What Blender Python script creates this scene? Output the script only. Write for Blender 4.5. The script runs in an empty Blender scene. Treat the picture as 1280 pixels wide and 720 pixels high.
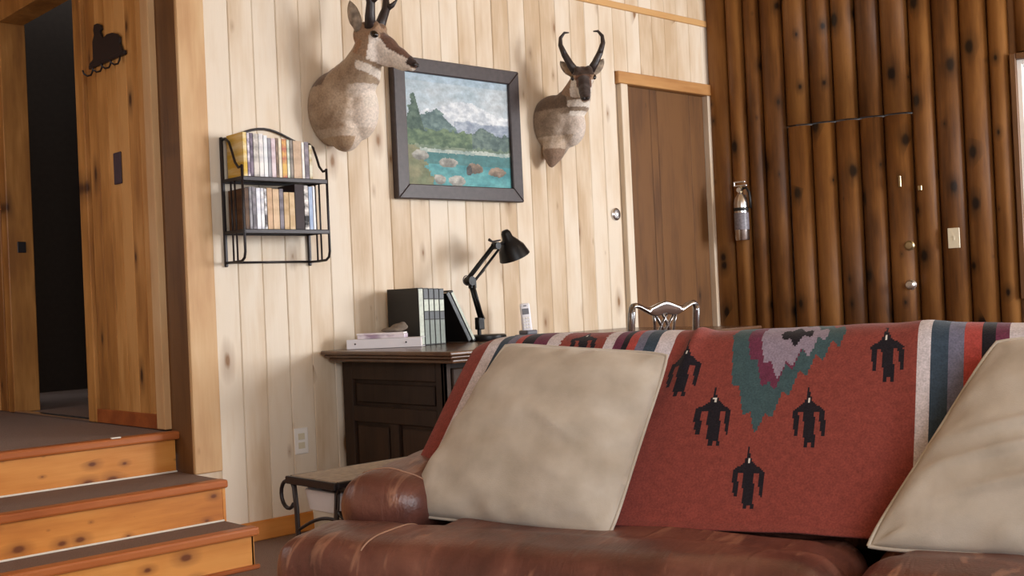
import bpy, bmesh, math, random
from mathutils import Vector, Matrix, noise
from mathutils.bvhtree import BVHTree

# ------------------------------------------------------------------ camera, world, lights, exposure
SC = bpy.context.scene
COL = SC.collection
SC.view_settings.view_transform = 'Standard'
SC.view_settings.look = 'None'
SC.view_settings.gamma = 1.0
SC.view_settings.use_curve_mapping = False
SC.view_settings.exposure = 0.34

cam_data = bpy.data.cameras.new('camera')
cam = bpy.data.objects.new('camera', cam_data)
COL.objects.link(cam)
cam_data.sensor_width = 36.0
cam_data.lens = 36.0 * 1420.46 / 1280.0
cam_data.clip_start = 0.05
cam_r = Vector((0.7303643, -0.6815692, -0.0450706))
cam_u = Vector((0.0268207, -0.0373170, 0.9989435))
cam_f = Vector((0.6825311, 0.7308015, 0.0089748))
cm = Matrix((cam_r, cam_u, -cam_f)).transposed().to_4x4()
cm.translation = (0.0, -4.3935, 1.0)
cam.matrix_world = cm
SC.camera = cam

world = bpy.data.worlds.new('daylight')
SC.world = world
world.use_nodes = True
wbg = world.node_tree.nodes['Background']
wbg.inputs['Color'].default_value = (0.90, 0.94, 1.0, 1)
wbg.inputs['Strength'].default_value = 0.95


def area_light(name, loc, target, sx, sy, power, color=(1, 1, 1)):
    d = bpy.data.lights.new(name, 'AREA')
    d.shape = 'RECTANGLE'
    d.size = sx
    d.size_y = sy
    d.energy = power
    d.color = color
    o = bpy.data.objects.new(name, d)
    COL.objects.link(o)
    o.location = loc
    o.rotation_euler = (Vector(target) - Vector(loc)).to_track_quat('-Z', 'Y').to_euler()
    return o


# daylight through the big windows of the log wall (right of the frame) and through the glazed side behind the camera
area_light('window_daylight', (7.15, -4.9, 1.6), (4.0, -0.5, 1.45), 2.2, 1.9, 150, (0.97, 0.98, 1.0))
area_light('glazed_side_daylight', (-0.6, -7.6, 2.2), (2.6, -1.6, 0.7), 3.2, 2.0, 125, (0.93, 0.96, 1.0))
area_light('prow_window_daylight', (6.85, -6.7, 1.75), (6.1, -0.8, 1.5), 1.2, 1.9, 150, (0.97, 0.98, 1.0))
area_light('alcove_fill_light', (0.36, 1.1, 1.55), (2.2, 0.6, 1.2), 1.0, 1.0, 11, (0.97, 0.98, 1.0))  # added fill lamp that brightens the alcove boards; no window modelled there

# ------------------------------------------------------------------ helpers
random.seed(7)


def L(c):
    """sRGB 0-255 to linear"""
    out = []
    for v in c[:3]:
        v = v / 255.0
        out.append(v / 12.92 if v <= 0.04045 else ((v + 0.055) / 1.055) ** 2.4)
    return (out[0], out[1], out[2], 1.0)


class MB:
    """collects shapes (world coordinates) in one bmesh"""

    def __init__(self):
        self.bm = bmesh.new()

    def box(self, lo, hi, M=None, bev=0.0, seg=1):
        x0, y0, z0 = lo
        x1, y1, z1 = hi
        t = bmesh.new()
        bmesh.ops.create_cube(t, size=1.0)
        for v in t.verts:
            v.co = Vector(((x0 + x1) / 2 + v.co.x * (x1 - x0), (y0 + y1) / 2 + v.co.y * (y1 - y0), (z0 + z1) / 2 + v.co.z * (z1 - z0)))
        if bev > 0:
            bmesh.ops.bevel(t, geom=list(t.edges), offset=bev, segments=seg, affect='EDGES', profile=0.5)
        self.merge(t, M)
        return self

    def merge(self, t, M=None):
        if M is not None:
            bmesh.ops.transform(t, matrix=M, verts=t.verts)
        me = bpy.data.meshes.new('tmp')
        t.to_mesh(me)
        t.free()
        self.bm.from_mesh(me)
        bpy.data.meshes.remove(me)

    def tube(self, pts, r, n=8, caps=True, flat=None):
        """tube along a polyline; r is a number or a list; flat=(ry scale) squashes the section"""
        pts = [Vector(p) for p in pts]
        rs = r if isinstance(r, (list, tuple)) else [r] * len(pts)
        rings = []
        prev = None
        for i, p in enumerate(pts):
            if i == 0:
                d = pts[1] - pts[0]
            elif i == len(pts) - 1:
                d = pts[-1] - pts[-2]
            else:
                d = (pts[i + 1] - p).normalized() + (p - pts[i - 1]).normalized()
            d.normalize()
            if prev is None:
                a = Vector((0, 0, 1)) if abs(d.z) < 0.9 else Vector((1, 0, 0))
                u = a.cross(d).normalized()
            else:
                u = (prev - d * prev.dot(d)).normalized()
            prev = u
            w = d.cross(u)
            k = flat if flat else 1.0
            rings.append([self.bm.verts.new(p + (u * math.cos(2 * math.pi * j / n) + w * (k * math.sin(2 * math.pi * j / n))) * rs[i]) for j in range(n)])
        for a, b in zip(rings, rings[1:]):
            for j in range(n):
                self.bm.faces.new((a[j], a[(j + 1) % n], b[(j + 1) % n], b[j]))
        if caps:
            self.bm.faces.new(list(reversed(rings[0])))
            self.bm.faces.new(rings[-1])
        return self

    def lathe(self, prof, M=None, n=24):
        """profile of (r, z) about z"""
        t = bmesh.new()
        rings = []
        for r, z in prof:
            if r < 1e-5:
                rings.append([t.verts.new((0, 0, z))])
            else:
                rings.append([t.verts.new((r * math.cos(2 * math.pi * j / n), r * math.sin(2 * math.pi * j / n), z)) for j in range(n)])
        for a, b in zip(rings, rings[1:]):
            for j in range(n):
                va = [a[j % len(a)], a[(j + 1) % len(a)], b[(j + 1) % len(b)], b[j % len(b)]]
                vv = []
                for v in va:
                    if v not in vv:
                        vv.append(v)
                if len(vv) > 2:
                    try:
                        t.faces.new(vv)
                    except ValueError:
                        pass
        for ring in (rings[0], rings[-1]):
            if len(ring) > 2:
                t.faces.new(ring)
        bmesh.ops.recalc_face_normals(t, faces=t.faces)
        self.merge(t, M)
        return self

    def prism(self, pts, M=None, depth=0.01, bev=0.0):
        """polygon in local xy extruded along z by depth"""
        t = bmesh.new()
        f = t.faces.new([t.verts.new((p[0], p[1], 0)) for p in pts])
        r = bmesh.ops.extrude_face_region(t, geom=[f])
        bmesh.ops.translate(t, vec=(0, 0, depth), verts=[v for v in r['geom'] if isinstance(v, bmesh.types.BMVert)])
        bmesh.ops.recalc_face_normals(t, faces=t.faces)
        if bev > 0:
            bmesh.ops.bevel(t, geom=list(t.edges), offset=bev, segments=1, affect='EDGES')
        self.merge(t, M)
        return self

    def ball(self, c, rad, M=None, sub=3):
        t = bmesh.new()
        bmesh.ops.create_icosphere(t, subdivisions=sub, radius=1.0)
        rad = rad if isinstance(rad, (tuple, list)) else (rad,) * 3
        for v in t.verts:
            v.co = Vector((c[0] + v.co.x * rad[0], c[1] + v.co.y * rad[1], c[2] + v.co.z * rad[2]))
        self.merge(t, M)
        return self

    def chain(self, pts, rads, step=0.3, sub=2):
        for (a, ra), (b, rb) in zip(list(zip(pts, rads)), list(zip(pts, rads))[1:]):
            a, b = Vector(a), Vector(b)
            n = max(2, int((b - a).length / (step * max(0.005, min(ra, rb)))))
            for i in range(n + 1):
                f = i / n
                self.ball(a.lerp(b, f), ra + (rb - ra) * f, sub=sub)
        return self


def root_of(o):
    while o.parent is not None:
        o = o.parent
    return o


def obj(name, mb, material=None, parent=None, smooth=False, local=False, auto=None):
    bm = mb.bm if isinstance(mb, MB) else mb
    me = bpy.data.meshes.new(name)
    bmesh.ops.recalc_face_normals(bm, faces=bm.faces)
    bm.to_mesh(me)
    bm.free()
    return obj_me(name, me, material, parent, smooth, local, auto)


def obj_me(name, me, material=None, parent=None, smooth=False, local=False, auto=None):
    o = bpy.data.objects.new(name, me)
    COL.objects.link(o)
    if parent is not None:
        o.parent = parent
        if not local:
            me.transform(root_of(parent).matrix_basis.inverted())
    if material is not None:
        me.materials.append(material)
    if smooth or auto:
        for p in me.polygons:
            p.use_smooth = True
    if auto:
        try:
            me.set_sharp_from_angle(angle=math.radians(auto))
        except Exception:
            pass
    return o


def tag(o, label, cat, group=None):
    o['label'] = label
    o['category'] = cat
    if group:
        o['group'] = group
    return o


def thing(name, label, cat, loc=(0, 0, 0), rotz=0.0, group=None):
    o = bpy.data.objects.new(name, None)
    o.empty_display_size = 0.1
    COL.objects.link(o)
    o.location = loc
    o.rotation_euler = (0, 0, rotz)
    o.matrix_basis = Matrix.Translation(Vector(loc)) @ Matrix.Rotation(rotz, 4, 'Z')
    return tag(o, label, cat, group)


def struct(name, mb, m=None, smooth=False):
    o = obj(name, mb, m, None, smooth)
    o['kind'] = 'structure'
    return o


def frame_matrix(origin, x, y, z):
    m = Matrix((Vector(x), Vector(y), Vector(z))).transposed().to_4x4()
    m.translation = Vector(origin)
    return m


def blob(mb, voxel, iters=8, fac=0.5, clip=None):
    """joins overlapping solids into one continuous smooth surface"""
    me = bpy.data.meshes.new('blob')
    mb.bm.to_mesh(me)
    mb.bm.free()
    o = bpy.data.objects.new('blob', me)
    COL.objects.link(o)
    m = o.modifiers.new('r', 'REMESH')
    m.mode = 'VOXEL'
    m.voxel_size = voxel
    s = o.modifiers.new('s', 'SMOOTH')
    s.factor = fac
    s.iterations = iters
    dg = bpy.context.evaluated_depsgraph_get()
    dg.update()
    me2 = bpy.data.meshes.new_from_object(o.evaluated_get(dg))
    bpy.data.objects.remove(o)
    bpy.data.meshes.remove(me)
    bm = bmesh.new()
    bm.from_mesh(me2)
    bpy.data.meshes.remove(me2)
    if clip:
        r = bmesh.ops.bisect_plane(bm, geom=bm.verts[:] + bm.edges[:] + bm.faces[:], plane_co=clip[0], plane_no=clip[1], clear_outer=True)
        eds = [e for e in bm.edges if e.is_boundary]
        if eds:
            bmesh.ops.holes_fill(bm, edges=eds)
    return bm


# ------------------------------------------------------------------ materials
def new_mat(name):
    m = bpy.data.materials.new(name)
    m.use_nodes = True
    nt = m.node_tree
    b = nt.nodes['Principled BSDF']
    return m, nt, b


def N(nt, kind, **kw):
    n = nt.nodes.new(kind)
    for k, v in kw.items():
        setattr(n, k, v)
    return n


def ramp(nt, stops, interp='LINEAR'):
    n = nt.nodes.new('ShaderNodeValToRGB')
    cr = n.color_ramp
    cr.interpolation = interp
    while len(cr.elements) < len(stops):
        cr.elements.new(0.5)
    for e, (p, c) in zip(cr.elements, stops):
        e.position = p
        e.color = c if len(c) == 4 else (*c, 1)
    return n


def plain(name, c, rough=0.5, metal=0.0, var=0.12, scale=30.0, bump=0.0, spec=0.5, coat=0.0):
    m, nt, b = new_mat(name)
    tc = N(nt, 'ShaderNodeTexCoord')
    no = N(nt, 'ShaderNodeTexNoise')
    no.inputs['Scale'].default_value = scale
    no.inputs['Detail'].default_value = 4
    nt.links.new(tc.outputs['Object'], no.inputs['Vector'])
    lo = tuple(v * (1 - var) for v in c[:3]) + (1,)
    hi = tuple(min(1, v * (1 + var)) for v in c[:3]) + (1,)
    r = ramp(nt, [(0.3, lo), (0.7, hi)])
    nt.links.new(no.outputs['Fac'], r.inputs['Fac'])
    nt.links.new(r.outputs['Color'], b.inputs['Base Color'])
    b.inputs['Roughness'].default_value = rough
    b.inputs['Metallic'].default_value = metal
    b.inputs['Specular IOR Level'].default_value = spec
    b.inputs['Coat Weight'].default_value = coat
    if bump > 0:
        bp = N(nt, 'ShaderNodeBump')
        bp.inputs['Strength'].default_value = bump
        bp.inputs['Distance'].default_value = 0.01
        nt.links.new(no.outputs['Fac'], bp.inputs['Height'])
        nt.links.new(bp.outputs['Normal'], b.inputs['Normal'])
    return m


def wood(name, tones, knot=(0.05, 0.02, 0.008, 1), axis='z', knots=0.5, knot_size=0.05, rough=0.55, grain=0.35, cell=(0.15, 0.38), spec=0.35, halo=None, bump=0.15):
    """boards: tone per object, long grain, dark knots with a halo"""
    m, nt, b = new_mat(name)
    lk = nt.links.new
    tc = N(nt, 'ShaderNodeTexCoord')
    oi = N(nt, 'ShaderNodeObjectInfo')
    off = N(nt, 'ShaderNodeMath', operation='MULTIPLY')
    off.inputs[1].default_value = 53.0
    lk(oi.outputs['Random'], off.inputs[0])
    cmb = N(nt, 'ShaderNodeCombineXYZ')
    for i in range(3):
        lk(off.outputs[0], cmb.inputs[i])
    add = N(nt, 'ShaderNodeVectorMath', operation='ADD')
    lk(tc.outputs['Object'], add.inputs[0])
    lk(cmb.outputs[0], add.inputs[1])
    # order the axes so that Z is the long one
    sep = N(nt, 'ShaderNodeSeparateXYZ')
    lk(add.outputs[0], sep.inputs[0])
    perm = {'z': (0, 1, 2), 'x': (2, 1, 0), 'y': (0, 2, 1)}[axis]
    cv = N(nt, 'ShaderNodeCombineXYZ')
    for i, p in enumerate(perm):
        lk(sep.outputs[p], cv.inputs[i])
    mp = N(nt, 'ShaderNodeMapping')
    mp.inputs['Scale'].default_value = (1, 1, 0.07)
    lk(cv.outputs[0], mp.inputs['Vector'])
    g = N(nt, 'ShaderNodeTexNoise')
    g.inputs['Scale'].default_value = 60
    g.inputs['Detail'].default_value = 6
    g.inputs['Roughness'].default_value = 0.6
    lk(mp.outputs[0], g.inputs['Vector'])
    mp2 = N(nt, 'ShaderNodeMapping')
    mp2.inputs['Scale'].default_value = (1, 1, 0.25)
    lk(cv.outputs[0], mp2.inputs['Vector'])
    big = N(nt, 'ShaderNodeTexNoise')
    big.inputs['Scale'].default_value = 9
    big.inputs['Detail'].default_value = 3
    lk(mp2.outputs[0], big.inputs['Vector'])
    # tone
    t1 = N(nt, 'ShaderNodeMath', operation='MULTIPLY_ADD')
    lk(g.outputs['Fac'], t1.inputs[0])
    t1.inputs[1].default_value = grain
    lk(big.outputs['Fac'], t1.inputs[2])
    t2 = N(nt, 'ShaderNodeMath', operation='MULTIPLY_ADD')
    lk(oi.outputs['Random'], t2.inputs[0])
    t2.inputs[1].default_value = 0.45
    lk(t1.outputs[0], t2.inputs[2])
    t3 = N(nt, 'ShaderNodeMapRange')
    t3.inputs['From Min'].default_value = 0.45 + grain * 0.4
    t3.inputs['From Max'].default_value = 0.90 + grain * 0.6
    lk(t2.outputs[0], t3.inputs['Value'])
    k = len(tones)
    cr = ramp(nt, [(i / (k - 1), c) for i, c in enumerate(tones)])
    lk(t3.outputs[0], cr.inputs['Fac'])
    # knots: 2D cells in (across, along)
    kv = N(nt, 'ShaderNodeMapping')
    kv.inputs['Scale'].default_value = (1 / cell[0], 0.0, 1 / cell[1])
    lk(cv.outputs[0], kv.inputs['Vector'])
    s2 = N(nt, 'ShaderNodeSeparateXYZ')
    lk(kv.outputs[0], s2.inputs[0])
    c2 = N(nt, 'ShaderNodeCombineXYZ')
    lk(s2.outputs[0], c2.inputs[0])
    lk(s2.outputs[2], c2.inputs[1])
    vo = N(nt, 'ShaderNodeTexVoronoi', voronoi_dimensions='2D')
    vo.inputs['Scale'].default_value = 1.0
    lk(c2.outputs[0], vo.inputs['Vector'])
    vs = N(nt, 'ShaderNodeSeparateColor')
    lk(vo.outputs['Color'], vs.inputs['Color'])
    # radius per cell
    rad = N(nt, 'ShaderNodeMapRange')
    rad.inputs['From Min'].default_value = 1 - knots
    rad.inputs['From Max'].default_value = 1.0
    rad.inputs['To Min'].default_value = 0.0
    rad.inputs['To Max'].default_value = knot_size / cell[0] * 2
    lk(vs.outputs[0], rad.inputs['Value'])
    wob = N(nt, 'ShaderNodeMath', operation='MULTIPLY_ADD')
    lk(g.outputs['Fac'], wob.inputs[0])
    wob.inputs[1].default_value = 0.12
    lk(vo.outputs['Distance'], wob.inputs[2])
    dv = N(nt, 'ShaderNodeMath', operation='DIVIDE')
    lk(wob.outputs[0], dv.inputs[0])
    mx = N(nt, 'ShaderNodeMath', operation='MAXIMUM')
    lk(rad.outputs[0], mx.inputs[0])
    mx.inputs[1].default_value = 0.001
    lk(mx.outputs[0], dv.inputs[1])
    kr = ramp(nt, [(0.30, (1, 1, 1)), (0.48, (0.45, 0.45, 0.45)), (1.0, (0, 0, 0))])
    lk(dv.outputs[0], kr.inputs['Fac'])
    mix = N(nt, 'ShaderNodeMix', data_type='RGBA')
    lk(kr.outputs['Color'], mix.inputs[0])
    lk(cr.outputs['Color'], mix.inputs[6])
    mix.inputs[7].default_value = knot
    lk(mix.outputs[2], b.inputs['Base Color'])
    b.inputs['Roughness'].default_value = rough
    b.inputs['Specular IOR Level'].default_value = spec
    bp = N(nt, 'ShaderNodeBump')
    bp.inputs['Strength'].default_value = bump
    bp.inputs['Distance'].default_value = 0.004
    lk(g.outputs['Fac'], bp.inputs['Height'])
    lk(bp.outputs['Normal'], b.inputs['Normal'])
    return m


def attr_mat(name, rough=0.8, weave=0.0, spec=0.2, sheen=0.0, noise_amt=0.12, nscale=220.0, coarse=0.0):
    m, nt, b = new_mat(name)
    lk = nt.links.new
    a = N(nt, 'ShaderNodeAttribute', attribute_name='col')
    tc = N(nt, 'ShaderNodeTexCoord')
    no = N(nt, 'ShaderNodeTexNoise')
    no.inputs['Scale'].default_value = nscale
    no.inputs['Detail'].default_value = 3
    lk(tc.outputs['Object'], no.inputs['Vector'])
    mr = N(nt, 'ShaderNodeMapRange')
    mr.inputs['From Min'].default_value = 0.25
    mr.inputs['From Max'].default_value = 0.75
    mr.inputs['To Min'].default_value = 1 - noise_amt
    mr.inputs['To Max'].default_value = 1 + noise_amt
    lk(no.outputs['Fac'], mr.inputs['Value'])
    vm = N(nt, 'ShaderNodeVectorMath', operation='SCALE')
    lk(a.outputs['Color'], vm.inputs[0])
    lk(mr.outputs[0], vm.inputs['Scale'])
    lk(vm.outputs[0], b.inputs['Base Color'])
    b.inputs['Roughness'].default_value = rough
    b.inputs['Specular IOR Level'].default_value = spec
    b.inputs['Sheen Weight'].default_value = sheen
    if weave > 0:
        bp = N(nt, 'ShaderNodeBump')
        bp.inputs['Strength'].default_value = weave
        bp.inputs['Distance'].default_value = 0.003
        lk(no.outputs['Fac'], bp.inputs['Height'])
        lk(bp.outputs['Normal'], b.inputs['Normal'])
    return m


MAT = {}
MAT['pine'] = wood('pale_pine', [L((194, 168, 136)), L((208, 186, 158)), L((218, 200, 176)), L((224, 210, 190))], knot=L((140, 104, 70)), knots=0.58, knot_size=0.028, rough=0.5, grain=0.30)
MAT['pine_trim'] = wood('pine_trim', [L((186, 142, 96)), L((202, 162, 116)), L((212, 178, 134))], knot=L((140, 92, 50)), knots=0.25, knot_size=0.02, rough=0.5, axis='z')
MAT['pine_trim_x'] = wood('pine_trim_across', [L((170, 120, 70)), L((190, 142, 88)), L((202, 158, 104))], knot=L((140, 92, 50)), knots=0.2, knot_size=0.02, rough=0.5, axis='x')
MAT['alcove'] = wood('honey_pine', [L((138, 90, 44)), L((162, 110, 54)), L((184, 130, 70)), L((200, 148, 88))], knot=L((70, 40, 18)), knots=0.35, knot_size=0.03, rough=0.45)
MAT['log'] = wood('stained_log', [L((80, 48, 20)), L((100, 62, 27)), L((120, 78, 36)), L((134, 90, 44))], knot=L((32, 18, 8)), knots=0.62, knot_size=0.040, rough=0.5, cell=(0.14, 0.24), grain=0.5)
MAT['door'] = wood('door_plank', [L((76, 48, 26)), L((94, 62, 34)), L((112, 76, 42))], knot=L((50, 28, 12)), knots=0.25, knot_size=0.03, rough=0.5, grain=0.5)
MAT['step'] = wood('step_pine', [L((172, 100, 40)), L((200, 128, 56)), L((216, 148, 74))], knot=L((110, 58, 24)), knots=0.7, knot_size=0.026, rough=0.4, axis='x', cell=(0.085, 0.15))
MAT['nosing'] = wood('step_nosing', [L((140, 72, 34)), L((164, 90, 44)), L((178, 104, 56))], knot=L((100, 52, 24)), knots=0.2, knot_size=0.02, rough=0.35, axis='x')
MAT['desk'] = wood('dark_oak', [L((38, 26, 20)), L((50, 36, 27)), L((62, 45, 34))], knot=L((28, 16, 10)), knots=0.1, knot_size=0.02, rough=0.6, grain=0.5, spec=0.25)
MAT['desk_top'] = wood('dark_oak_top', [L((62, 40, 26)), L((80, 52, 34)), L((94, 64, 42))], knot=L((40, 24, 14)), knots=0.1, knot_size=0.02, rough=0.24, grain=0.5, axis='x', spec=0.6)
MAT['chair'] = wood('mahogany', [L((46, 32, 28)), L((60, 42, 36)), L((74, 54, 46))], knot=L((30, 18, 12)), knots=0.05, knot_size=0.01, rough=0.16, spec=0.9, bump=0.0)
MAT['chair'].node_tree.nodes['Principled BSDF'].inputs['Coat Weight'].default_value = 1.0
MAT['chair'].node_tree.nodes['Principled BSDF'].inputs['Coat Roughness'].default_value = 0.10
MAT['chair'].node_tree.nodes['Principled BSDF'].inputs['Coat IOR'].default_value = 1.9
MAT['carpet'] = plain('brown_carpet', L((136, 116, 106)), 0.95, var=0.3, scale=260, bump=0.6, spec=0.1)
MAT['iron'] = plain('black_iron', L((38, 32, 34)), 0.42, 0.3, scale=60, spec=0.5)
MAT['iron_soft'] = plain('dark_iron', L((52, 44, 44)), 0.5, 0.2, scale=60, spec=0.5)
MAT['enamel'] = plain('black_enamel', L((17, 16, 17)), 0.38, 0.0, scale=40, spec=0.3)
MAT['chrome'] = plain('brushed_steel', (0.62, 0.60, 0.60, 1), 0.25, 1.0, var=0.05)
MAT['brass'] = plain('pale_brass', (0.42, 0.34, 0.20, 1), 0.35, 1.0, var=0.05)
MAT['white_plastic'] = plain('white_plastic', L((232, 230, 236)), 0.4, var=0.02)
MAT['ivory'] = plain('ivory_plastic', L((214, 204, 178)), 0.4, var=0.02)
MAT['grey_plastic'] = plain('grey_plastic', L((96, 96, 104)), 0.4, var=0.04)
MAT['black'] = plain('black_card', L((20, 19, 20)), 0.5, var=0.1)
MAT['paper'] = plain('paper', L((226, 218, 204)), 0.8, var=0.04)
MAT['stone'] = plain('mottled_stone', L((150, 132, 112)), 0.45, var=0.3, scale=60)
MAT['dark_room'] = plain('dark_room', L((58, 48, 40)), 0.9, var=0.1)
MAT['steel_white'] = plain('white_enamel', L((236, 232, 226)), 0.35, var=0.02)
MAT['ceiling'] = wood('ceiling_pine', [L((190, 150, 100)), L((206, 168, 118)), L((216, 184, 138))], knots=0.3, knot_size=0.03, knot=L((120, 80, 46)), axis='x')


def leather_mat():
    m, nt, b = new_mat('brown_leather')
    lk = nt.links.new
    tc = N(nt, 'ShaderNodeTexCoord')
    n1 = N(nt, 'ShaderNodeTexNoise')
    n1.inputs['Scale'].default_value = 5.0
    n1.inputs['Detail'].default_value = 5
    n1.inputs['Distortion'].default_value = 1.2
    lk(tc.outputs['Object'], n1.inputs['Vector'])
    cr = ramp(nt, [(0.3, L((82, 49, 42))), (0.5, L((108, 66, 56))), (0.68, L((128, 83, 70))), (0.85, L((158, 116, 98)))])
    lk(n1.outputs['Fac'], cr.inputs['Fac'])
    # pale scuffs running along the seat
    mp = N(nt, 'ShaderNodeMapping')
    mp.inputs['Rotation'].default_value = (0, 0, math.radians(38))
    mp.inputs['Scale'].default_value = (22, 3.5, 6)
    lk(tc.outputs['Object'], mp.inputs['Vector'])
    n2 = N(nt, 'ShaderNodeTexNoise')
    n2.inputs['Scale'].default_value = 1.0
    n2.inputs['Detail'].default_value = 4
    n2.inputs['Distortion'].default_value = 0.6
    lk(mp.outputs[0], n2.inputs['Vector'])
    sc = ramp(nt, [(0.60, (0, 0, 0)), (0.68, (0.6, 0.6, 0.6)), (0.74, (0.1, 0.1, 0.1))])
    lk(n2.outputs['Fac'], sc.inputs['Fac'])
    mix = N(nt, 'ShaderNodeMix', data_type='RGBA')
    lk(sc.outputs['Color'], mix.inputs[0])
    lk(cr.outputs['Color'], mix.inputs[6])
    mix.inputs[7].default_value = L((176, 128, 104))
    lk(mix.outputs[2], b.inputs['Base Color'])
    b.inputs['Roughness'].default_value = 0.36
    b.inputs['Specular IOR Level'].default_value = 0.5
    vo = N(nt, 'ShaderNodeTexVoronoi')
    vo.inputs['Scale'].default_value = 160
    lk(tc.outputs['Object'], vo.inputs['Vector'])
    bp = N(nt, 'ShaderNodeBump')
    bp.inputs['Strength'].default_value = 0.12
    bp.inputs['Distance'].default_value = 0.003
    lk(vo.outputs['Distance'], bp.inputs['Height'])
    bp2 = N(nt, 'ShaderNodeBump')
    bp2.inputs['Strength'].default_value = 0.35
    bp2.inputs['Distance'].default_value = 0.02
    lk(n2.outputs['Fac'], bp2.inputs['Height'])
    lk(bp.outputs['Normal'], bp2.inputs['Normal'])
    lk(bp2.outputs['Normal'], b.inputs['Normal'])
    return m


MAT['leather'] = leather_mat()


def linen_mat():
    m, nt, b = new_mat('cream_velour')
    lk = nt.links.new
    tc = N(nt, 'ShaderNodeTexCoord')
    n1 = N(nt, 'ShaderNodeTexNoise')
    n1.inputs['Scale'].default_value = 9
    n1.inputs['Detail'].default_value = 6
    lk(tc.outputs['Object'], n1.inputs['Vector'])
    cr = ramp(nt, [(0.3, L((174, 162, 146))), (0.55, L((192, 181, 166))), (0.75, L((206, 197, 184)))])
    lk(n1.outputs['Fac'], cr.inputs['Fac'])
    lk(cr.outputs['Color'], b.inputs['Base Color'])
    b.inputs['Roughness'].default_value = 0.85
    b.inputs['Sheen Weight'].default_value = 0.25
    b.inputs['Specular IOR Level'].default_value = 0.2
    n2 = N(nt, 'ShaderNodeTexNoise')
    n2.inputs['Scale'].default_value = 350
    lk(tc.outputs['Object'], n2.inputs['Vector'])
    bp = N(nt, 'ShaderNodeBump')
    bp.inputs['Strength'].default_value = 0.25
    bp.inputs['Distance'].default_value = 0.002
    lk(n2.outputs['Fac'], bp.inputs['Height'])
    lk(bp.outputs['Normal'], b.inputs['Normal'])
    return m


MAT['pillow'] = linen_mat()
MAT['wool'] = attr_mat('woven_wool', 0.95, weave=0.5, spec=0.1, sheen=0.1, noise_amt=0.25, nscale=240)
MAT['paint'] = attr_mat('oil_paint', 0.6, weave=0.15, spec=0.3, noise_amt=0.10, nscale=90)
MAT['fur'] = attr_mat('short_fur', 0.9, weave=0.6, spec=0.1, sheen=0.2, noise_amt=0.22, nscale=110)


def glass_mat():
    m, nt, b = new_mat('window_glass')
    b.inputs['Base Color'].default_value = (1, 1, 1, 1)
    b.inputs['Roughness'].default_value = 0.0
    b.inputs['IOR'].default_value = 1.05
    b.inputs['Transmission Weight'].default_value = 1.0
    return m


MAT['glass'] = glass_mat()

# ------------------------------------------------------------------ the setting
LOGK = Vector((5.905, 0, 0))
LA = Vector((0.2905, -0.9569, 0))      # along the log wall, towards the room's front
LN = Vector((-0.9569, -0.2905, 0))     # its inward normal
LOGM = frame_matrix(LOGK, LA, LN, (0, 0, 1))   # x along, y into the room, z up


def lw(s, o, z):
    return LOGK + LA * s + LN * o + Vector((0, 0, z))


CEIL = 3.3
struct('floor', MB().box((-2.6, -9.0, -0.1), (9.2, 0.3, 0.0)), MAT['carpet'])
struct('ceiling', MB().box((-2.6, -9.0, CEIL), (9.2, 3.0, CEIL + 0.1)), MAT['ceiling'])

# back wall: a backing, then every pine board as a piece of its own
wb = MB()
wb.box((2.26, 0.022, 0.0), (5.03, 0.12, CEIL))
wb.box((5.03, 0.022, 2.30), (6.1, 0.12, CEIL))
wb.box((5.90, 0.022, 0.0), (6.1, 0.12, 2.30))
wall_back = struct('wall_back', wb, MAT['pine'])


def board_mesh(w, h, name='board', t=0.02, ch=0.0035):
    """tongue-and-groove board: face at y=0, body towards +y, edges chamfered"""
    bm = bmesh.new()
    prof = [(0, t), (0.0, ch), (ch, 0.0), (w - ch, 0.0), (w, ch), (w, t)]
    lo = [bm.verts.new((x, y, 0)) for x, y in prof]
    hi = [bm.verts.new((x, y, h)) for x, y in prof]
    n = len(prof)
    for i in range(n):
        bm.faces.new((lo[i], lo[(i + 1) % n], hi[(i + 1) % n], hi[i]))
    bm.faces.new(list(reversed(lo)))
    bm.faces.new(hi)
    bmesh.ops.recalc_face_normals(bm, faces=bm.faces)
    me = bpy.data.meshes.new(name)
    bm.to_mesh(me)
    bm.free()
    return me


def place_piece(name, me, parent, mat, loc, rotz=0.0):
    if not me.materials:
        me.materials.append(mat)
    o = bpy.data.objects.new(name, me)
    COL.objects.link(o)
    o.parent = parent
    o.location = loc
    o.rotation_euler = (0, 0, rotz)
    return o


B = 0.1195
me_full = board_mesh(B - 0.0012, 2.668)
me_top = board_mesh(B - 0.0012, CEIL - 2.707)
me_over = board_mesh(B - 0.0012, 2.668 - 2.300)
x = 2.372
i = 0
while x < 5.89:
    yoff = random.uniform(0.0, 0.0015)
    if x + B <= 5.03:
        place_piece('board', me_full, wall_back, MAT['pine'], (x, yoff, 0.0))
    else:
        place_piece('board', me_over, wall_back, MAT['pine'], (x, yoff, 2.300))
    place_piece('board', me_top, wall_back, MAT['pine'], (x, yoff, 2.707))
    x += B
struct('trim_1', MB().box((2.372, -0.012, 2.668), (5.90, 0.02, 2.706), bev=0.003), MAT['pine_trim_x'])
# corner board where the wall ends at the stair opening
struct('trim_2', MB().box((2.242, -0.016, 0.325), (2.370, 0.02, CEIL), bev=0.004), MAT['pine_trim'])
struct('trim_3', MB().box((2.242, -0.002, 0.0), (2.370, 0.02, 0.325)), MAT['pine'])
struct('baseboard_back', MB().box((2.26, -0.016, 0.0), (2.98, 0.0, 0.085), bev=0.004), MAT['step'])

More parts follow.
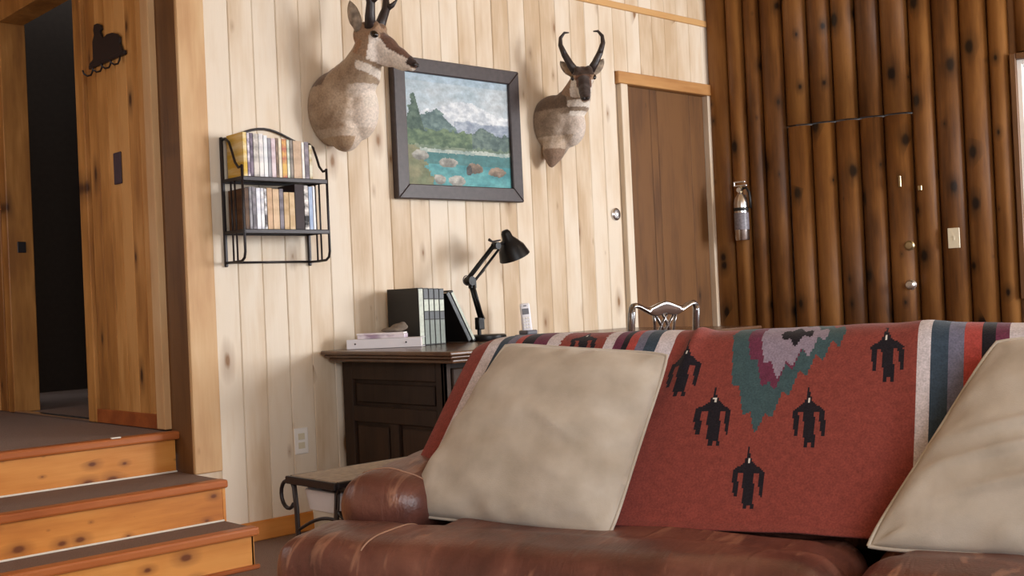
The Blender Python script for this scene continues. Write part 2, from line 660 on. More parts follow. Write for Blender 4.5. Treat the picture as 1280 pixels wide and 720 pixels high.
# door in the back wall: casing, planks
d1 = struct('door_1', MB().box((5.095, 0.045, 0.01), (5.86, 0.075, 2.226)), MAT['door'])
px = [5.095, 5.335, 5.40, 5.715, 5.86]
for a, b_ in zip(px, px[1:]):
    me = board_mesh(b_ - a - 0.002, 2.212, 'plank', 0.02, 0.003)
    place_piece('plank', me, d1, MAT['door'], (a, 0.024, 0.012))
fr = MB()
fr.box((5.035, -0.014, 0.0), (5.095, 0.10, 2.228), bev=0.003)
fr.box((5.860, -0.014, 0.0), (5.905, 0.10, 2.228), bev=0.003)
struct('trim_4', fr, MAT['pine'])
struct('trim_5', MB().box((5.005, -0.024, 2.228), (5.925, 0.10, 2.298), bev=0.004), MAT['pine_trim_x'])

# log wall, every half-log a piece
wr = MB()
for lo, hi in (((0.0, -0.16, 0.0), (0.49, 0.0, CEIL)), ((0.49, -0.16, 1.98), (1.235, 0.0, CEIL)), ((1.235, -0.16, 0.0), (1.80, 0.0, CEIL)),
               ((1.80, -0.16, 0.0), (3.30, 0.0, 0.90)), ((1.80, -0.16, 2.20), (3.30, 0.0, CEIL)), ((3.30, -0.16, 0.0), (3.90, 0.0, CEIL)),
               ((3.90, -0.16, 0.0), (6.10, 0.0, 0.5)), ((3.90, -0.16, 2.6), (6.10, 0.0, CEIL)), ((6.10, -0.16, 0.0), (8.4, 0.0, CEIL))):
    wr.box(lo, hi, LOGM)
wall_right = struct('wall_right', wr, MAT['log'])
LOGROT = math.atan2(LA.y, LA.x)


def log_mesh(w, h, bulge=0.060, n=12):
    bm = bmesh.new()
    prof = []
    for i in range(n + 1):
        a = math.pi * (i / n)
        # rounded face with a tight seam on each side
        prof.append((w / 2 - (w / 2) * math.cos(a), -bulge * (math.sin(a) ** 0.8)))
    lo = [bm.verts.new((x_, y_, 0)) for x_, y_ in prof]
    hi = [bm.verts.new((x_, y_, h)) for x_, y_ in prof]
    for i in range(n):
        f = bm.faces.new((lo[i], lo[i + 1], hi[i + 1], hi[i]))
        f.smooth = True
    bm.faces.new((lo[0], hi[0], hi[-1], lo[-1]))
    bm.faces.new(lo)
    bm.faces.new(list(reversed(hi)))
    bmesh.ops.recalc_face_normals(bm, faces=bm.faces)
    me = bpy.data.meshes.new('log')
    bm.to_mesh(me)
    bm.free()
    return me


def place_log(s0, s1, z0, z1, parent, o=0.0, bulge=0.060):
    me = log_mesh(s1 - s0 - 0.0015, z1 - z0, bulge)
    me.materials.append(MAT['log'])
    p = lw(s0, o, z0)
    base = root_of(parent).matrix_basis.inverted() @ p
    return place_piece('log', me, parent, MAT['log'], base, LOGROT - root_of(parent).rotation_euler.z)


EDGE = [0.0, 0.132, 0.245, 0.350, 0.492, 0.642, 0.786, 0.928, 1.070, 1.232, 1.362, 1.510, 1.658, 1.768]
d2 = struct('door_2', MB().box((0.496, -0.05, 0.01), (1.230, -0.002, 1.972), LOGM), MAT['log'])
for a, b_ in zip(EDGE, EDGE[1:]):
    if 0.49 <= a < 1.2:
        g0 = 0.004 if a < 0.5 else 0.0
        g1 = 0.004 if b_ > 1.2 else 0.0
        place_log(a + g0, b_ - g1, 0.012, 1.969, d2, 0.0)
        place_log(a, b_, 1.979, CEIL, wall_right)
    else:
        place_log(a, b_, 0.0, CEIL, wall_right, bulge=0.036 if a < 0.1 else 0.060)
s = 1.80
while s < 8.2:
    e = s + 0.147
    if e <= 3.31:
        place_log(s, e, 0.0, 0.86, wall_right)
        place_log(s, e, 2.24, CEIL, wall_right)
    elif s > 3.28 and e < 3.95:
        place_log(s, e, 0.0, CEIL, wall_right)
    elif e > 3.9 and s < 6.1:
        place_log(s, e, 0.0, 0.46, wall_right)
        place_log(s, e, 2.64, CEIL, wall_right)
    else:
        place_log(s, e, 0.0, CEIL, wall_right)
    s += 0.147


def log_window(n, s0, s1, z0, z1, mull):
    c = 0.032
    w = MB()
    w.box((s0 - c, -0.02, z0 - c), (s0, 0.062, z1 + c), LOGM, bev=0.004)
    w.box((s1, -0.02, z0 - c), (s1 + c, 0.062, z1 + c), LOGM, bev=0.004)
    w.box((s0, -0.02, z1), (s1, 0.062, z1 + c), LOGM, bev=0.004)
    w.box((s0, -0.02, z0 - c), (s1, 0.062, z0), LOGM, bev=0.004)
    win = struct('window_%d' % n, w, MAT['door'])
    f = MB()
    t = 0.026
    f.box((s0, -0.10, z0), (s0 + t, 0.02, z1), LOGM, bev=0.002)
    f.box((s1 - t, -0.10, z0), (s1, 0.02, z1), LOGM, bev=0.002)
    f.box((s0 + t, -0.10, z1 - t), (s1 - t, 0.02, z1), LOGM, bev=0.002)
    f.box((s0 + t, -0.10, z0), (s1 - t, 0.02, z0 + t), LOGM, bev=0.002)
    for k in range(1, mull):
        q = s0 + (s1 - s0) * k / mull
        f.box((q - 0.015, -0.08, z0 + t), (q + 0.015, 0.0, z1 - t), LOGM, bev=0.002)
    obj('sash', f, MAT['steel_white'], win)
    for k in range(mull):
        g = MB()
        a = s0 + (s1 - s0) * k / mull + 0.02
        b2 = s0 + (s1 - s0) * (k + 1) / mull - 0.02
        g.box((a, -0.062, z0 + 0.02), (b2, -0.058, z1 - 0.02), LOGM)
        obj('pane', g, MAT['glass'], win)


log_window(1, 1.80, 3.28, 0.90, 2.20, 2)
log_window(2, 3.95, 6.05, 0.50, 2.60, 3)

# alcove above the stairs: boarded wall facing left with a doorway
XA = 2.24
wl = MB()
wl.box((XA + 0.02, 0.12, 0.0), (XA + 0.115, 0.985, CEIL))
wl.box((XA + 0.02, 0.985, 2.645), (XA + 0.115, 1.995, CEIL))
wl.box((XA + 0.02, 1.995, 0.0), (XA + 0.115, 2.9, CEIL))
wall_side = struct('wall_left', wl, MAT['alcove'])
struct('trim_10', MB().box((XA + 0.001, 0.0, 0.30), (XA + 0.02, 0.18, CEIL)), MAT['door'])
MROT = -math.pi / 2   # board face towards -x : local x runs along -y


def side_boards(y_hi, y_lo, w, z0, z1):
    me = board_mesh(w - 0.0012, z1 - z0)
    y = y_hi
    while y - w > y_lo - 0.02:
        place_piece('board', me, wall_side, MAT['alcove'], (XA + random.uniform(0, 0.002), y, z0), MROT)
        y -= w


side_boards(0.905, 0.255, 0.108, 0.50, CEIL)
side_boards(2.90, 2.07, 0.108, 0.50, CEIL)
side_boards(1.98, 1.0, 0.0980, 2.73, CEIL)
c = MB()
c.box((XA - 0.018, 0.91, 0.50), (XA + 0.12, 1.0, 2.63), bev=0.004)
c.box((XA - 0.018, 1.98, 0.50), (XA + 0.12, 2.07, 2.63), bev=0.004)
struct('trim_6', c, MAT['alcove'])
struct('trim_7', MB().box((XA - 0.022, 0.89, 2.63), (XA + 0.12, 2.09, 2.73), bev=0.004), MAT['alcove'])
struct('trim_8', MB().box((XA - 0.030, 0.178, 0.505), (XA + 0.02, 0.252, CEIL), bev=0.003), MAT['pine_trim'])
struct('baseboard_left', MB().box((XA - 0.014, 0.252, 0.50), (XA + 0.0, 0.91, 0.565), bev=0.003), MAT['nosing'])
struct('trim_9', MB().box((XA - 0.02, 1.0, 0.498), (XA + 0.03, 1.98, 0.510), bev=0.003), MAT['chrome'])
# landing carpet and the dim room beyond the doorway
struct('floor_2', MB().box((0.3, 0.165, 0.40), (XA + 0.02, 2.9, 0.497)), MAT['carpet'])
struct('floor_3', MB().box((XA + 0.02, 0.13, 0.40), (4.6, 3.6, 0.500)), MAT['carpet'])
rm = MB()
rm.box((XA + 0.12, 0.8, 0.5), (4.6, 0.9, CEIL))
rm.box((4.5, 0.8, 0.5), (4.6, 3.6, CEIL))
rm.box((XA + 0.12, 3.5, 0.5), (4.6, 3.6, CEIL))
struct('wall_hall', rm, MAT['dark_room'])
struct('wall_alcove_back', MB().box((0.2, 2.9, 0.0), (XA + 0.12, 3.0, CEIL)), MAT['alcove'])
struct('wall_alcove_left', MB().box((0.2, 0.0, 0.0), (0.3, 2.9, CEIL)), MAT['alcove'])
struct('wall_front_left', MB().box((-2.6, 0.0, 0.0), (0.2, 0.1, CEIL)), MAT['pine'])
struct('wall_far_left', MB().box((-2.6, -9.0, 0.0), (-2.5, 0.0, CEIL)), MAT['pine'])

# strike plate on the far jamb
tag(obj('strike_plate', MB().box((XA + 0.03, 1.972, 1.37), (XA + 0.075, 1.980, 1.43), bev=0.002), MAT['iron']), 'small dark strike plate on the doorway jamb at far left', 'plate')

# ------------------------------------------------------------------ stairs
st = thing('staircase', 'three carpeted pine steps with reddish nosings leading up to the landing', 'stairs', (1.3, -0.2, 0))
x0s, x1s = 0.35, 2.236
specs = [(0.14, 0.325, 0.497, x1s), (-0.25, 0.160, 0.325, x1s), (-0.462, 0.0, 0.160, 2.245)]
for yf, zb, zt, xr in specs:
    obj('riser', MB().box((x0s, yf, zb), (xr, yf + 0.022, zt - 0.030), bev=0.002), MAT['step'], st)
    obj('nosing', MB().box((x0s, yf - 0.030, zt - 0.030), (xr + 0.012, yf + 0.03, zt + 0.004), bev=0.009, seg=2), MAT['nosing'], st)
obj('tread', MB().box((x0s, -0.225, 0.29), (x1s + 0.002, 0.139, 0.327)), MAT['carpet'], st)
obj('tread', MB().box((x0s, -0.435, 0.125), (x1s + 0.002, -0.252, 0.162)), MAT['carpet'], st)
# pale bead along each inside corner
obj('bead', MB().box((x0s, 0.130, 0.327), (x1s, 0.139, 0.334), bev=0.002), MAT['paper'], st)
obj('bead', MB().box((x0s, -0.260, 0.162), (x1s, -0.2515, 0.169), bev=0.002), MAT['paper'], st)
obj('end_panel', MB().box((x1s - 0.0, -0.25, 0.0), (x1s + 0.012, -0.018, 0.292)).box((x1s + 0.0, -0.462, 0.0), (x1s + 0.010, -0.252, 0.130)), MAT['step'], st)
obj('toe_molding', MB().box((x0s, -0.478, 0.0), (2.262, -0.463, 0.018), bev=0.004), MAT['nosing'], st)

tag(obj('paper_scrap', MB().box((1.945, 0.108, 0.5015), (1.985, 0.122, 0.507), bev=0.001), MAT['paper']), 'tiny cream scrap lying on the top step nosing', 'scrap')

# ------------------------------------------------------------------ wall furniture
def plate(name, M, w, h, t, mat, label, cat, slots):
    o = obj(name, MB().box((-w / 2, 0, -h / 2), (w / 2, t, h / 2), M, bev=0.002), mat)
    tag(o, label, cat)
    sl = MB()
    for (a, b2, c2, d3) in slots:
        sl.box((a - c2 / 2, t, b2 - d3 / 2), (a + c2 / 2, t + 0.002, b2 + d3 / 2), M, bev=0.0006)
    return o, sl


MB_back = frame_matrix((2.767, 0.0, 0.404), (-1, 0, 0), (0, -1, 0), (0, 0, 1))
o, sl = plate('wall_outlet', MB_back, 0.070, 0.116, 0.006, MAT['steel_white'], 'white power outlet low on the pale boards left of the desk', 'outlet', [(0, 0.02, 0.034, 0.028), (0, -0.02, 0.034, 0.028)])
obj('socket', sl, MAT['ivory'], o)
MB_log = LOGM @ Matrix.Translation((1.434, 0.058, 1.229))
o, sl = plate('light_switch', MB_log, 0.064, 0.115, 0.010, MAT['ivory'], 'ivory light switch plate on the log wall', 'switch', [(0, 0, 0.010, 0.024)])
obj('toggle', sl, MAT['ivory'], o)
kn = thing('round_door_catch', 'round steel disc on the pale boards left of the plank door', 'thermostat', (4.948, -0.0, 1.459))
Mk = frame_matrix((4.948, 0.0, 1.459), (1, 0, 0), (0, 0, 1), (0, -1, 0))
obj('ring', MB().lathe([(0.0, 0.0), (0.036, 0.0), (0.036, 0.010), (0.028, 0.016), (0.026, 0.012), (0.0, 0.012)], Mk), MAT['chrome'], kn, auto=40)
obj('dial', MB().lathe([(0.0, 0.012), (0.018, 0.012), (0.016, 0.024), (0.0, 0.027)], Mk), MAT['chrome'], kn, auto=40)
tag(obj('dark_switch_plate', MB().box((XA - 0.008, 0.555, 1.60), (XA - 0.0005, 0.630, 1.745), bev=0.003), plain('dark_plum_plate', L((58, 46, 58)), 0.4)), 'dark plum switch plate on the honey boards below the hook rack', 'switch')

# door hardware on the log door
hd = d2
Mh = LOGM @ Matrix.Translation((1.187, 0.042, 1.202)) @ Matrix.Rotation(-math.pi / 2, 4, 'X')
obj('deadbolt', MB().lathe([(0, 0), (0.030, 0), (0.030, 0.016), (0.022, 0.022), (0.020, 0.030), (0, 0.032)], Mh), MAT['brass'], hd, auto=40)
Mh = LOGM @ Matrix.Translation((1.187, 0.042, 0.973)) @ Matrix.Rotation(-math.pi / 2, 4, 'X')
obj('door_knob', MB().lathe([(0, 0), (0.031, 0), (0.031, 0.012), (0.013, 0.016), (0.012, 0.038), (0.026, 0.046), (0.028, 0.060), (0.020, 0.070), (0, 0.072)], Mh), MAT['chrome'], hd, auto=40)
obj('latch', MB().box((1.145, 0.045, 1.545), (1.160, 0.070, 1.610), LOGM, bev=0.002), MAT['brass'], hd)
tag(obj('latch_keeper', MB().box((1.250, 0.030, 1.515), (1.272, 0.062, 1.545), LOGM, bev=0.002), MAT['brass']), 'small brass latch keeper on the log beside the log door', 'latch')

# hook rack: flat iron silhouette with a bar and hooks
hr = thing('coat_hook_rack', 'black iron hook rack with animal silhouettes on the honey boards', 'hook rack', (XA, 0.68, 2.14))
fig = [(0.829, 2.178), (0.839, 2.192), (0.792, 2.207), (0.792, 2.287), (0.77, 2.315), (0.778, 2.34), (0.765, 2.363), (0.731, 2.362), (0.694, 2.346), (0.687, 2.326), (0.707, 2.319), (0.688, 2.294), (0.672, 2.282), (0.633, 2.292), (0.579, 2.288), (0.528, 2.273), (0.498, 2.252), (0.501, 2.225), (0.478, 2.189), (0.449, 2.173), (0.485, 2.17), (0.602, 2.167), (0.711, 2.169)]
Mf = frame_matrix((XA - 0.001, 0, 0), (0, 1, 0), (0, 0, 1), (-1, 0, 0))
Mf = Matrix(((0, 0, -1, XA - 0.002), (1, 0, 0, 0), (0, 1, 0, 0), (0, 0, 0, 1)))
obj('silhouette', MB().prism(fig, Mf, 0.012, 0.002), MAT['iron'], hr)
obj('bar', MB().box((XA - 0.016, 0.452, 2.166), (XA - 0.001, 0.840, 2.186), bev=0.003), MAT['iron'], hr)
for yk in (0.80, 0.695, 0.60, 0.505):
    obj('hook', MB().tube([(XA - 0.010, yk, 2.172), (XA - 0.014, yk, 2.150), (XA - 0.022, yk, 2.132), (XA - 0.040, yk, 2.126), (XA - 0.054, yk + 0.004, 2.136), (XA - 0.058, yk + 0.006, 2.152)], 0.0045, 8), MAT['iron'], hr, True)

# ------------------------------------------------------------------ painting
pa = thing('framed_painting', 'dark framed oil painting of mountains and a turquoise river with rocks', 'painting', (3.765, -0.02, 1.85))
FX0, FX1, FZ0, FZ1, FW = 3.345, 4.180, 1.506, 2.200, 0.072
MAT['frame'] = plain('dark_frame', L((56, 45, 45)), 0.45, var=0.25, scale=40)
MFR = Matrix(((1, 0, 0, 0), (0, 0, 1, -0.045), (0, 1, 0, 0), (0, 0, 0, 1)))
for quad in (((FX0, FZ0), (FX1, FZ0), (FX1 - FW, FZ0 + FW), (FX0 + FW, FZ0 + FW)), ((FX0, FZ1), (FX0 + FW, FZ1 - FW), (FX1 - FW, FZ1 - FW), (FX1, FZ1)),
             ((FX0, FZ0), (FX0 + FW, FZ0 + FW), (FX0 + FW, FZ1 - FW), (FX0, FZ1)), ((FX1, FZ0), (FX1, FZ1), (FX1 - FW, FZ1 - FW), (FX1 - FW, FZ0 + FW))):
    obj('frame_rail', MB().prism(quad, MFR, 0.042, 0.004), MAT['frame'], pa)


def lerp3(a, b, f):
    f = max(0, min(1, f))
    return tuple(a[i] + (b[i] - a[i]) * f for i in range(3))


def paint_col(u, v):
    """u 0..1 left-right, v 0..1 bottom-top : a mountain river"""
    n1 = noise.fractal(Vector((u * 5, v * 5, 3.1)), 0.9, 2.0, 5)
    n2 = noise.fractal(Vector((u * 16, v * 22, 7.7)), 0.8, 2.0, 4)
    n3 = noise.fractal(Vector((u * 4 + 2, v * 9, 1.3)), 0.9, 2.0, 4)
    c = lerp3((168, 188, 200), (206, 214, 220), 0.45 + 0.55 * n3)          # sky and cloud
    if v > 0.93:
        c = lerp3(c, (150, 178, 200), 0.5)
    # snowy far ridge
    snow = 0.60 + 0.10 * math.exp(-((u - 0.62) / 0.22) ** 2) + 0.06 * math.exp(-((u - 0.4) / 0.2) ** 2) + 0.015 * n2
    if v < snow + 0.05:
        c = lerp3((196, 206, 218), (222, 226, 230), 0.5 + n2)
    if v < 0.60 + 0.03 * n1 and u > 0.45:
        c = lerp3((140, 154, 176), (176, 186, 200), 0.5 + n2)
    # blue-green peak
    pk = 0.70 - 1.05 * abs(u - 0.30) * (1.0 if u > 0.30 else 0.45) + 0.02 * n2
    if v < pk:
        c = lerp3((70, 96, 98), (104, 128, 124), 0.5 + 0.9 * n2)
    # right forest mass
    rf = 0.44 + 0.12 * math.exp(-((u - 0.72) / 0.10) ** 2) + 0.07 * math.exp(-((u - 0.95) / 0.12) ** 2) + 0.03 * n2
    if v < rf:
        c = lerp3((62, 84, 84), (92, 112, 104), 0.5 + n2)
    # left tree
    tr = 0.10 * (0.86 - v) / 0.4
    if 0.3 < v < 0.82 and abs(u - 0.085 + 0.01 * n2) < tr + 0.012 * n2:
        c = lerp3((52, 76, 66), (80, 102, 86), 0.5 + n2)
    if v < 0.50 + 0.04 * n2 and u < 0.62:
        c = lerp3((66, 92, 70), (96, 118, 84), 0.5 + n2)
    if v < 0.36 + 0.02 * n2:
        c = lerp3((96, 118, 96), (128, 142, 116), 0.5 + n1)
    if 0.29 < v < 0.335 + 0.01 * n2:
        c = lerp3((150, 170, 164), (186, 194, 182), 0.5 + n2)
    # water
    if v < 0.30 + 0.01 * n2:
        c = lerp3((52, 128, 136), (86, 162, 166), 0.5 + n3)
        if 0.20 < v:
            c = lerp3(c, (58, 92, 88), 0.5)
    # left bank
    if u < 0.26 - 0.55 * (v - 0.05) * (1 if v > 0.05 else 0) + 0.05 * n2 and v < 0.36:
        c = lerp3((92, 104, 72), (136, 132, 96), 0.5 + n1)
    # rocks
    for ru, rv, rw, rh, dk in ((0.13, 0.27, 0.075, 0.045, 0), (0.38, 0.215, 0.085, 0.045, 0), (0.63, 0.175, 0.085, 0.05, 1), (0.86, 0.15, 0.085, 0.045, 1), (0.30, 0.06, 0.05, 0.05, 0), (0.46, 0.055, 0.075, 0.05, 0), (0.58, 0.16, 0.03, 0.05, 2)):
        q = ((u - ru) / rw) ** 2 + ((v - rv) / rh) ** 2
        if q < 1 + 0.35 * n2:
            top = (v - rv) / rh
            base = [(176, 172, 162), (150, 124, 104), (74, 72, 72)][dk]
            c = lerp3(tuple(b * 0.62 for b in base), base, 0.55 + 0.5 * top + 0.5 * n2)
    k = 1 + 0.10 * n2
    c = lerp3(c, (150, 158, 158), 0.22)
    return L(tuple(max(0, min(255, q * k)) for q in c))


def grid_cells(fn_pos, fn_col, nu, nv, name):
    verts = [fn_pos(i / nu, j / nv) for j in range(nv + 1) for i in range(nu + 1)]
    faces = [(j * (nu + 1) + i, j * (nu + 1) + i + 1, (j + 1) * (nu + 1) + i + 1, (j + 1) * (nu + 1) + i) for j in range(nv) for i in range(nu)]
    me = bpy.data.meshes.new(name)
    me.from_pydata(verts, [], faces)
    a = me.attributes.new('col', 'FLOAT_COLOR', 'FACE')
    buf = []
    for j in range(nv):
        for i in range(nu):
            buf.extend(fn_col((i + 0.5) / nu, (j + 0.5) / nv))
    a.data.foreach_set('color', buf)
    me.update()
    return me


cx0, cx1, cz0, cz1 = FX0 + FW - 0.004, FX1 - FW + 0.004, FZ0 + FW - 0.004, FZ1 - FW + 0.004
me = grid_cells(lambda u, v: (cx0 + (cx1 - cx0) * u, -0.026, cz0 + (cz1 - cz0) * v), paint_col, 150, 126, 'canvas')
obj_me('canvas', me, MAT['paint'], pa)

# ------------------------------------------------------------------ pronghorn mounts
def lerpc(a, b, f):
    return lerp3(a, b, f)


def make_mount(label, body, head_c, yaw, pitch, horn, ears, colfn, plaque, hs=1.0):
    """body: balls/chains in world space; head frame: x to the nose, y to the animal's left, z up"""
    h = Vector((math.cos(yaw), math.sin(yaw), 0))
    fw = (h * math.cos(pitch) + Vector((0, 0, -math.sin(pitch)))).normalized()
    lf = Vector((0, 0, 1)).cross(h).normalized()
    up = fw.cross(lf).normalized()
    HM = frame_matrix(head_c, fw, lf, up) @ Matrix.Scale(hs, 4)
    YM = frame_matrix(head_c, h, lf, (0, 0, 1)) @ Matrix.Scale(hs, 4)
    t = thing('pronghorn_mount', label, 'antelope', (plaque[0], 0.0, plaque[1]), 0.0)
    mb = MB()
    for b in body:
        if b[0] == 'ball':
            mb.ball(b[1], b[2], sub=3)
        else:
            mb.chain(b[1], b[2])
    for cc, rr in (((-0.035, 0, -0.005), (0.075, 0.058, 0.062)), ((0.035, 0, -0.022), (0.085, 0.046, 0.056)), ((0.105, 0, -0.030), (0.075, 0.034, 0.043)),
                   ((0.160, 0, -0.034), (0.045, 0.029, 0.034)), ((0.195, 0, -0.034), (0.020, 0.024, 0.026)), ((0.04, 0, -0.062), (0.085, 0.030, 0.030)), ((0.13, 0, -0.058), (0.055, 0.020, 0.018)),
                   ((0.002, 0.044, 0.014), (0.030, 0.022, 0.024)), ((0.002, -0.044, 0.014), (0.030, 0.022, 0.024)), ((-0.02, 0.030, 0.045), (0.028, 0.022, 0.022)), ((-0.02, -0.030, 0.045), (0.028, 0.022, 0.022))):
        mb.ball(cc, rr, HM, 3)
    bm = blob(mb, 0.0075, 6, 0.5, clip=(Vector((0, -0.002, 0)), Vector((0, 1, 0))))
    me = bpy.data.meshes.new('body')
    bm.to_mesh(me)
    bm.free()
    inv = HM.inverted()
    a = me.attributes.new('col', 'FLOAT_COLOR', 'POINT')
    buf = []
    for v in me.vertices:
        hl = inv @ v.co
        buf.extend(L(colfn(v.co, hl)))
    a.data.foreach_set('color', buf)
    body_o = obj_me('body', me, MAT['fur'], t, True)
    # eyes
    for s_ in (-1, 1):
        obj('eye', MB().ball((0.010, 0.056 * s_, 0.014), (0.020, 0.012, 0.014), HM, 3), MAT['eye'], body_o, True)
    # nose pad and mouth
    obj('nose', MB().ball((0.207, 0.010, -0.028), (0.010, 0.011, 0.010), HM, 2).ball((0.207, -0.010, -0.028), (0.010, 0.011, 0.010), HM, 2), MAT['nose_skin'], body_o, True)
    # horns: flattened blades, a prong forward, hooked tips inward
    for s_ in (-1, 1):
        pts = [(-0.010 + p[0], (0.036 + p[1]) * s_, 0.040 + p[2]) for p in horn['curve']]
        hm = MB().tube([YM @ Vector(p) for p in pts], horn['rad'], 10)
        i = horn['prong']
        p = Vector(pts[i])
        pr = [p, p + Vector((0.030, 0.004 * s_, 0.014)), p + Vector((0.052, 0.006 * s_, 0.036))]
        k = horn.get('plen', 1.0)
        pr = [p + (q - p) * k for q in pr]
        hm.tube([YM @ q for q in pr], [0.016, 0.012, 0.003], 8)
        ho = obj('horn', hm, MAT['horn'], t, True)
    # ears: dished leaves
    for s_ in (-1, 1):
        em = MB()
        L_, W_ = ears['len'], ears['wid']
        d = Vector(ears['dir'])
        d.y *= s_
        d.normalize()
        base = Vector((-0.058, 0.048 * s_, 0.030))
        side = Vector(ears['side'])
        side.y *= s_
        side = (side - d * side.dot(d)).normalized()
        nrm = d.cross(side).normalized()
        rows = []
        for i in range(9):
            f = i / 8
            w = W_ * (math.sin(math.pi * min(1, 0.22 + 0.78 * f)) ** 0.8 if f < 1 else 0.02) * (1.0 if f > 0.15 else 0.8)
            row = []
            for j in range(7):
                g = j / 6 * 2 - 1
                p = base + d * (L_ * f) + side * (g * w) + nrm * (-0.5 * w * (1 - g * g)) + d * (0.01 * math.sin(f * 3))
                row.append(em.bm.verts.new(YM @ p))
            rows.append(row)
        for ra, rb in zip(rows, rows[1:]):
            for j in range(6):
                em.bm.faces.new((ra[j], ra[j + 1], rb[j + 1], rb[j]))
        bmesh.ops.solidify(em.bm, geom=em.bm.faces[:], thickness=0.006)
        obj('ear', em, MAT['ear'], t, True)
    return t


MAT['eye'] = plain('glass_eye', L((16, 12, 10)), 0.08, var=0.0, spec=0.8)
MAT['nose_skin'] = plain('nose_skin', L((30, 24, 22)), 0.4)
MAT['horn'] = plain('horn', L((46, 36, 34)), 0.45, var=0.3, scale=35, bump=0.3)
MAT['ear'] = plain('ear_fur', L((184, 170, 154)), 0.9, var=0.4, scale=40, spec=0.1)


def col_common(hl, body_c):
    x, y, z = hl
    w = 0.5 + 0.5 * noise.noise(Vector((x * 40, y * 40, z * 40)))
    if x > -0.10 and z > -0.115 and not (x < -0.045 and z < -0.06):
        c = (150, 122, 98)
        if z < -0.086:
            return (226, 216, 204) if x > 0.10 else body_c
        if x > 0.004 - 0.35 * (z + 0.02) and z < 0.006 + 0.004 * w and x < 0.20:
            c = (222, 210, 198)                                      # pale cheek
        if x > 0.02 and z > -0.012 - 0.12 * max(0, x - 0.02) * 0.4 and abs(y) < 0.040:
            c = (104, 76, 62)                                        # dark bridge
        if x > 0.175 and z > -0.040:
            c = (58, 46, 42)
        if x > 0.12 and z < -0.045:
            c = (226, 216, 204)
        if x < 0.0 and z > 0.030:
            c = (120, 92, 70)
        if x < -0.02 and z < -0.03:
            c = (150, 114, 86)
        return c
    return body_c


def col_a(p, hl):
    # fawn back, pale front; two pale bands across the throat
    w = noise.fractal(p * 14, 0.8, 2.0, 3)
    front = (p.x - 2.93) * 0.75 - (p.y + 0.0) * 0.65                   # along the way the animal faces
    c = lerpc((140, 116, 94), (172, 150, 126), 0.5 + 0.6 * w)
    if p.z < 1.99:
        f = (front - 0.135 + (1.93 - p.z) * 0.35 + 0.05 * w) / 0.08
        c = lerpc(c, (222, 208, 194), f)
        if p.z < 1.80:
            c = lerpc(c, (186, 166, 146), 0.5)
        if p.z < 1.765 and p.x < 3.0:
            c = lerpc((150, 122, 96), (172, 146, 118), 0.5 + w)
    if p.y > -0.10 and p.z > 2.0:
        c = lerpc(c, (84, 64, 50), 0.7)
    if front > 0.23 + 0.02 * w and (1.915 < p.z - 0.55 * (front - 0.3) < 1.975):
        c = (222, 210, 196)
    if front > 0.20 + 0.02 * w and (2.030 < p.z + 0.40 * (front - 0.25) < 2.068):
        c = (226, 214, 200)
    return col_common(hl, c)


def col_b(p, hl):
    w = noise.fractal(p * 14 + Vector((5, 5, 5)), 0.8, 2.0, 3)
    front = -(p.y) * 0.95 + (4.40 - p.x) * 0.1 + (p.x - 4.40) * 0.35
    c = lerpc((126, 108, 92), (156, 136, 116), 0.5 + 0.6 * w)
    if p.z < 1.97:
        f = (front - 0.13 + (1.93 - p.z) * 0.22 + 0.04 * w) / 0.09
        c = lerpc(c, (208, 194, 182), f)
    if p.z < 1.86 and p.x < 4.40:
        c = lerpc((170, 148, 126), (198, 180, 162), 0.5 + w)
        if p.z < 1.79:
            c = (140, 116, 98)
    if p.z > 2.0 and front < 0.20:
        c = lerpc(c, (84, 66, 54), 0.6)
    if front > 0.20 and (2.000 < p.z < 2.035 or 1.955 < p.z < 1.98):
        c = (222, 212, 200)
    c2 = col_common(hl, c)
    x, y, z = hl
    if x > 0.03 and abs(y) < 0.030 and z > -0.03:
        c2 = (62, 50, 46)                                             # dark mask down the face
    elif x > -0.03 and x < 0.02 and z > 0.03:
        c2 = (70, 56, 48)
    return c2


make_mount('left pronghorn mount in profile, muzzle pointing right over the painting frame',
           [('ball', (2.995, -0.060, 1.905), (0.128, 0.150, 0.175)), ('ball', (3.000, -0.115, 1.800), (0.082, 0.085, 0.100)),
            ('ball', (3.055, -0.155, 1.895), (0.085, 0.100, 0.145)),
            ('chain', [(3.020, -0.110, 1.985), (3.035, -0.200, 2.045), (3.030, -0.265, 2.110), (3.035, -0.285, 2.165)], [0.118, 0.098, 0.076, 0.062])],
           (3.062, -0.305, 2.186), math.radians(-64), math.radians(29),
           dict(curve=[(0, 0, 0), (0.008, 0.014, 0.045), (0.022, 0.030, 0.095), (0.016, 0.048, 0.15), (-0.01, 0.056, 0.20), (-0.025, 0.045, 0.235), (-0.022, 0.02, 0.26), (-0.012, 0.0, 0.255)], rad=[0.027, 0.024, 0.020, 0.015, 0.011, 0.009, 0.006, 0.003], prong=2),
           dict(len=0.125, wid=0.026, dir=(-0.16, 0.20, 0.95), side=(0.9, -0.46, 0)), col_a, (2.99, 1.90), 1.10)
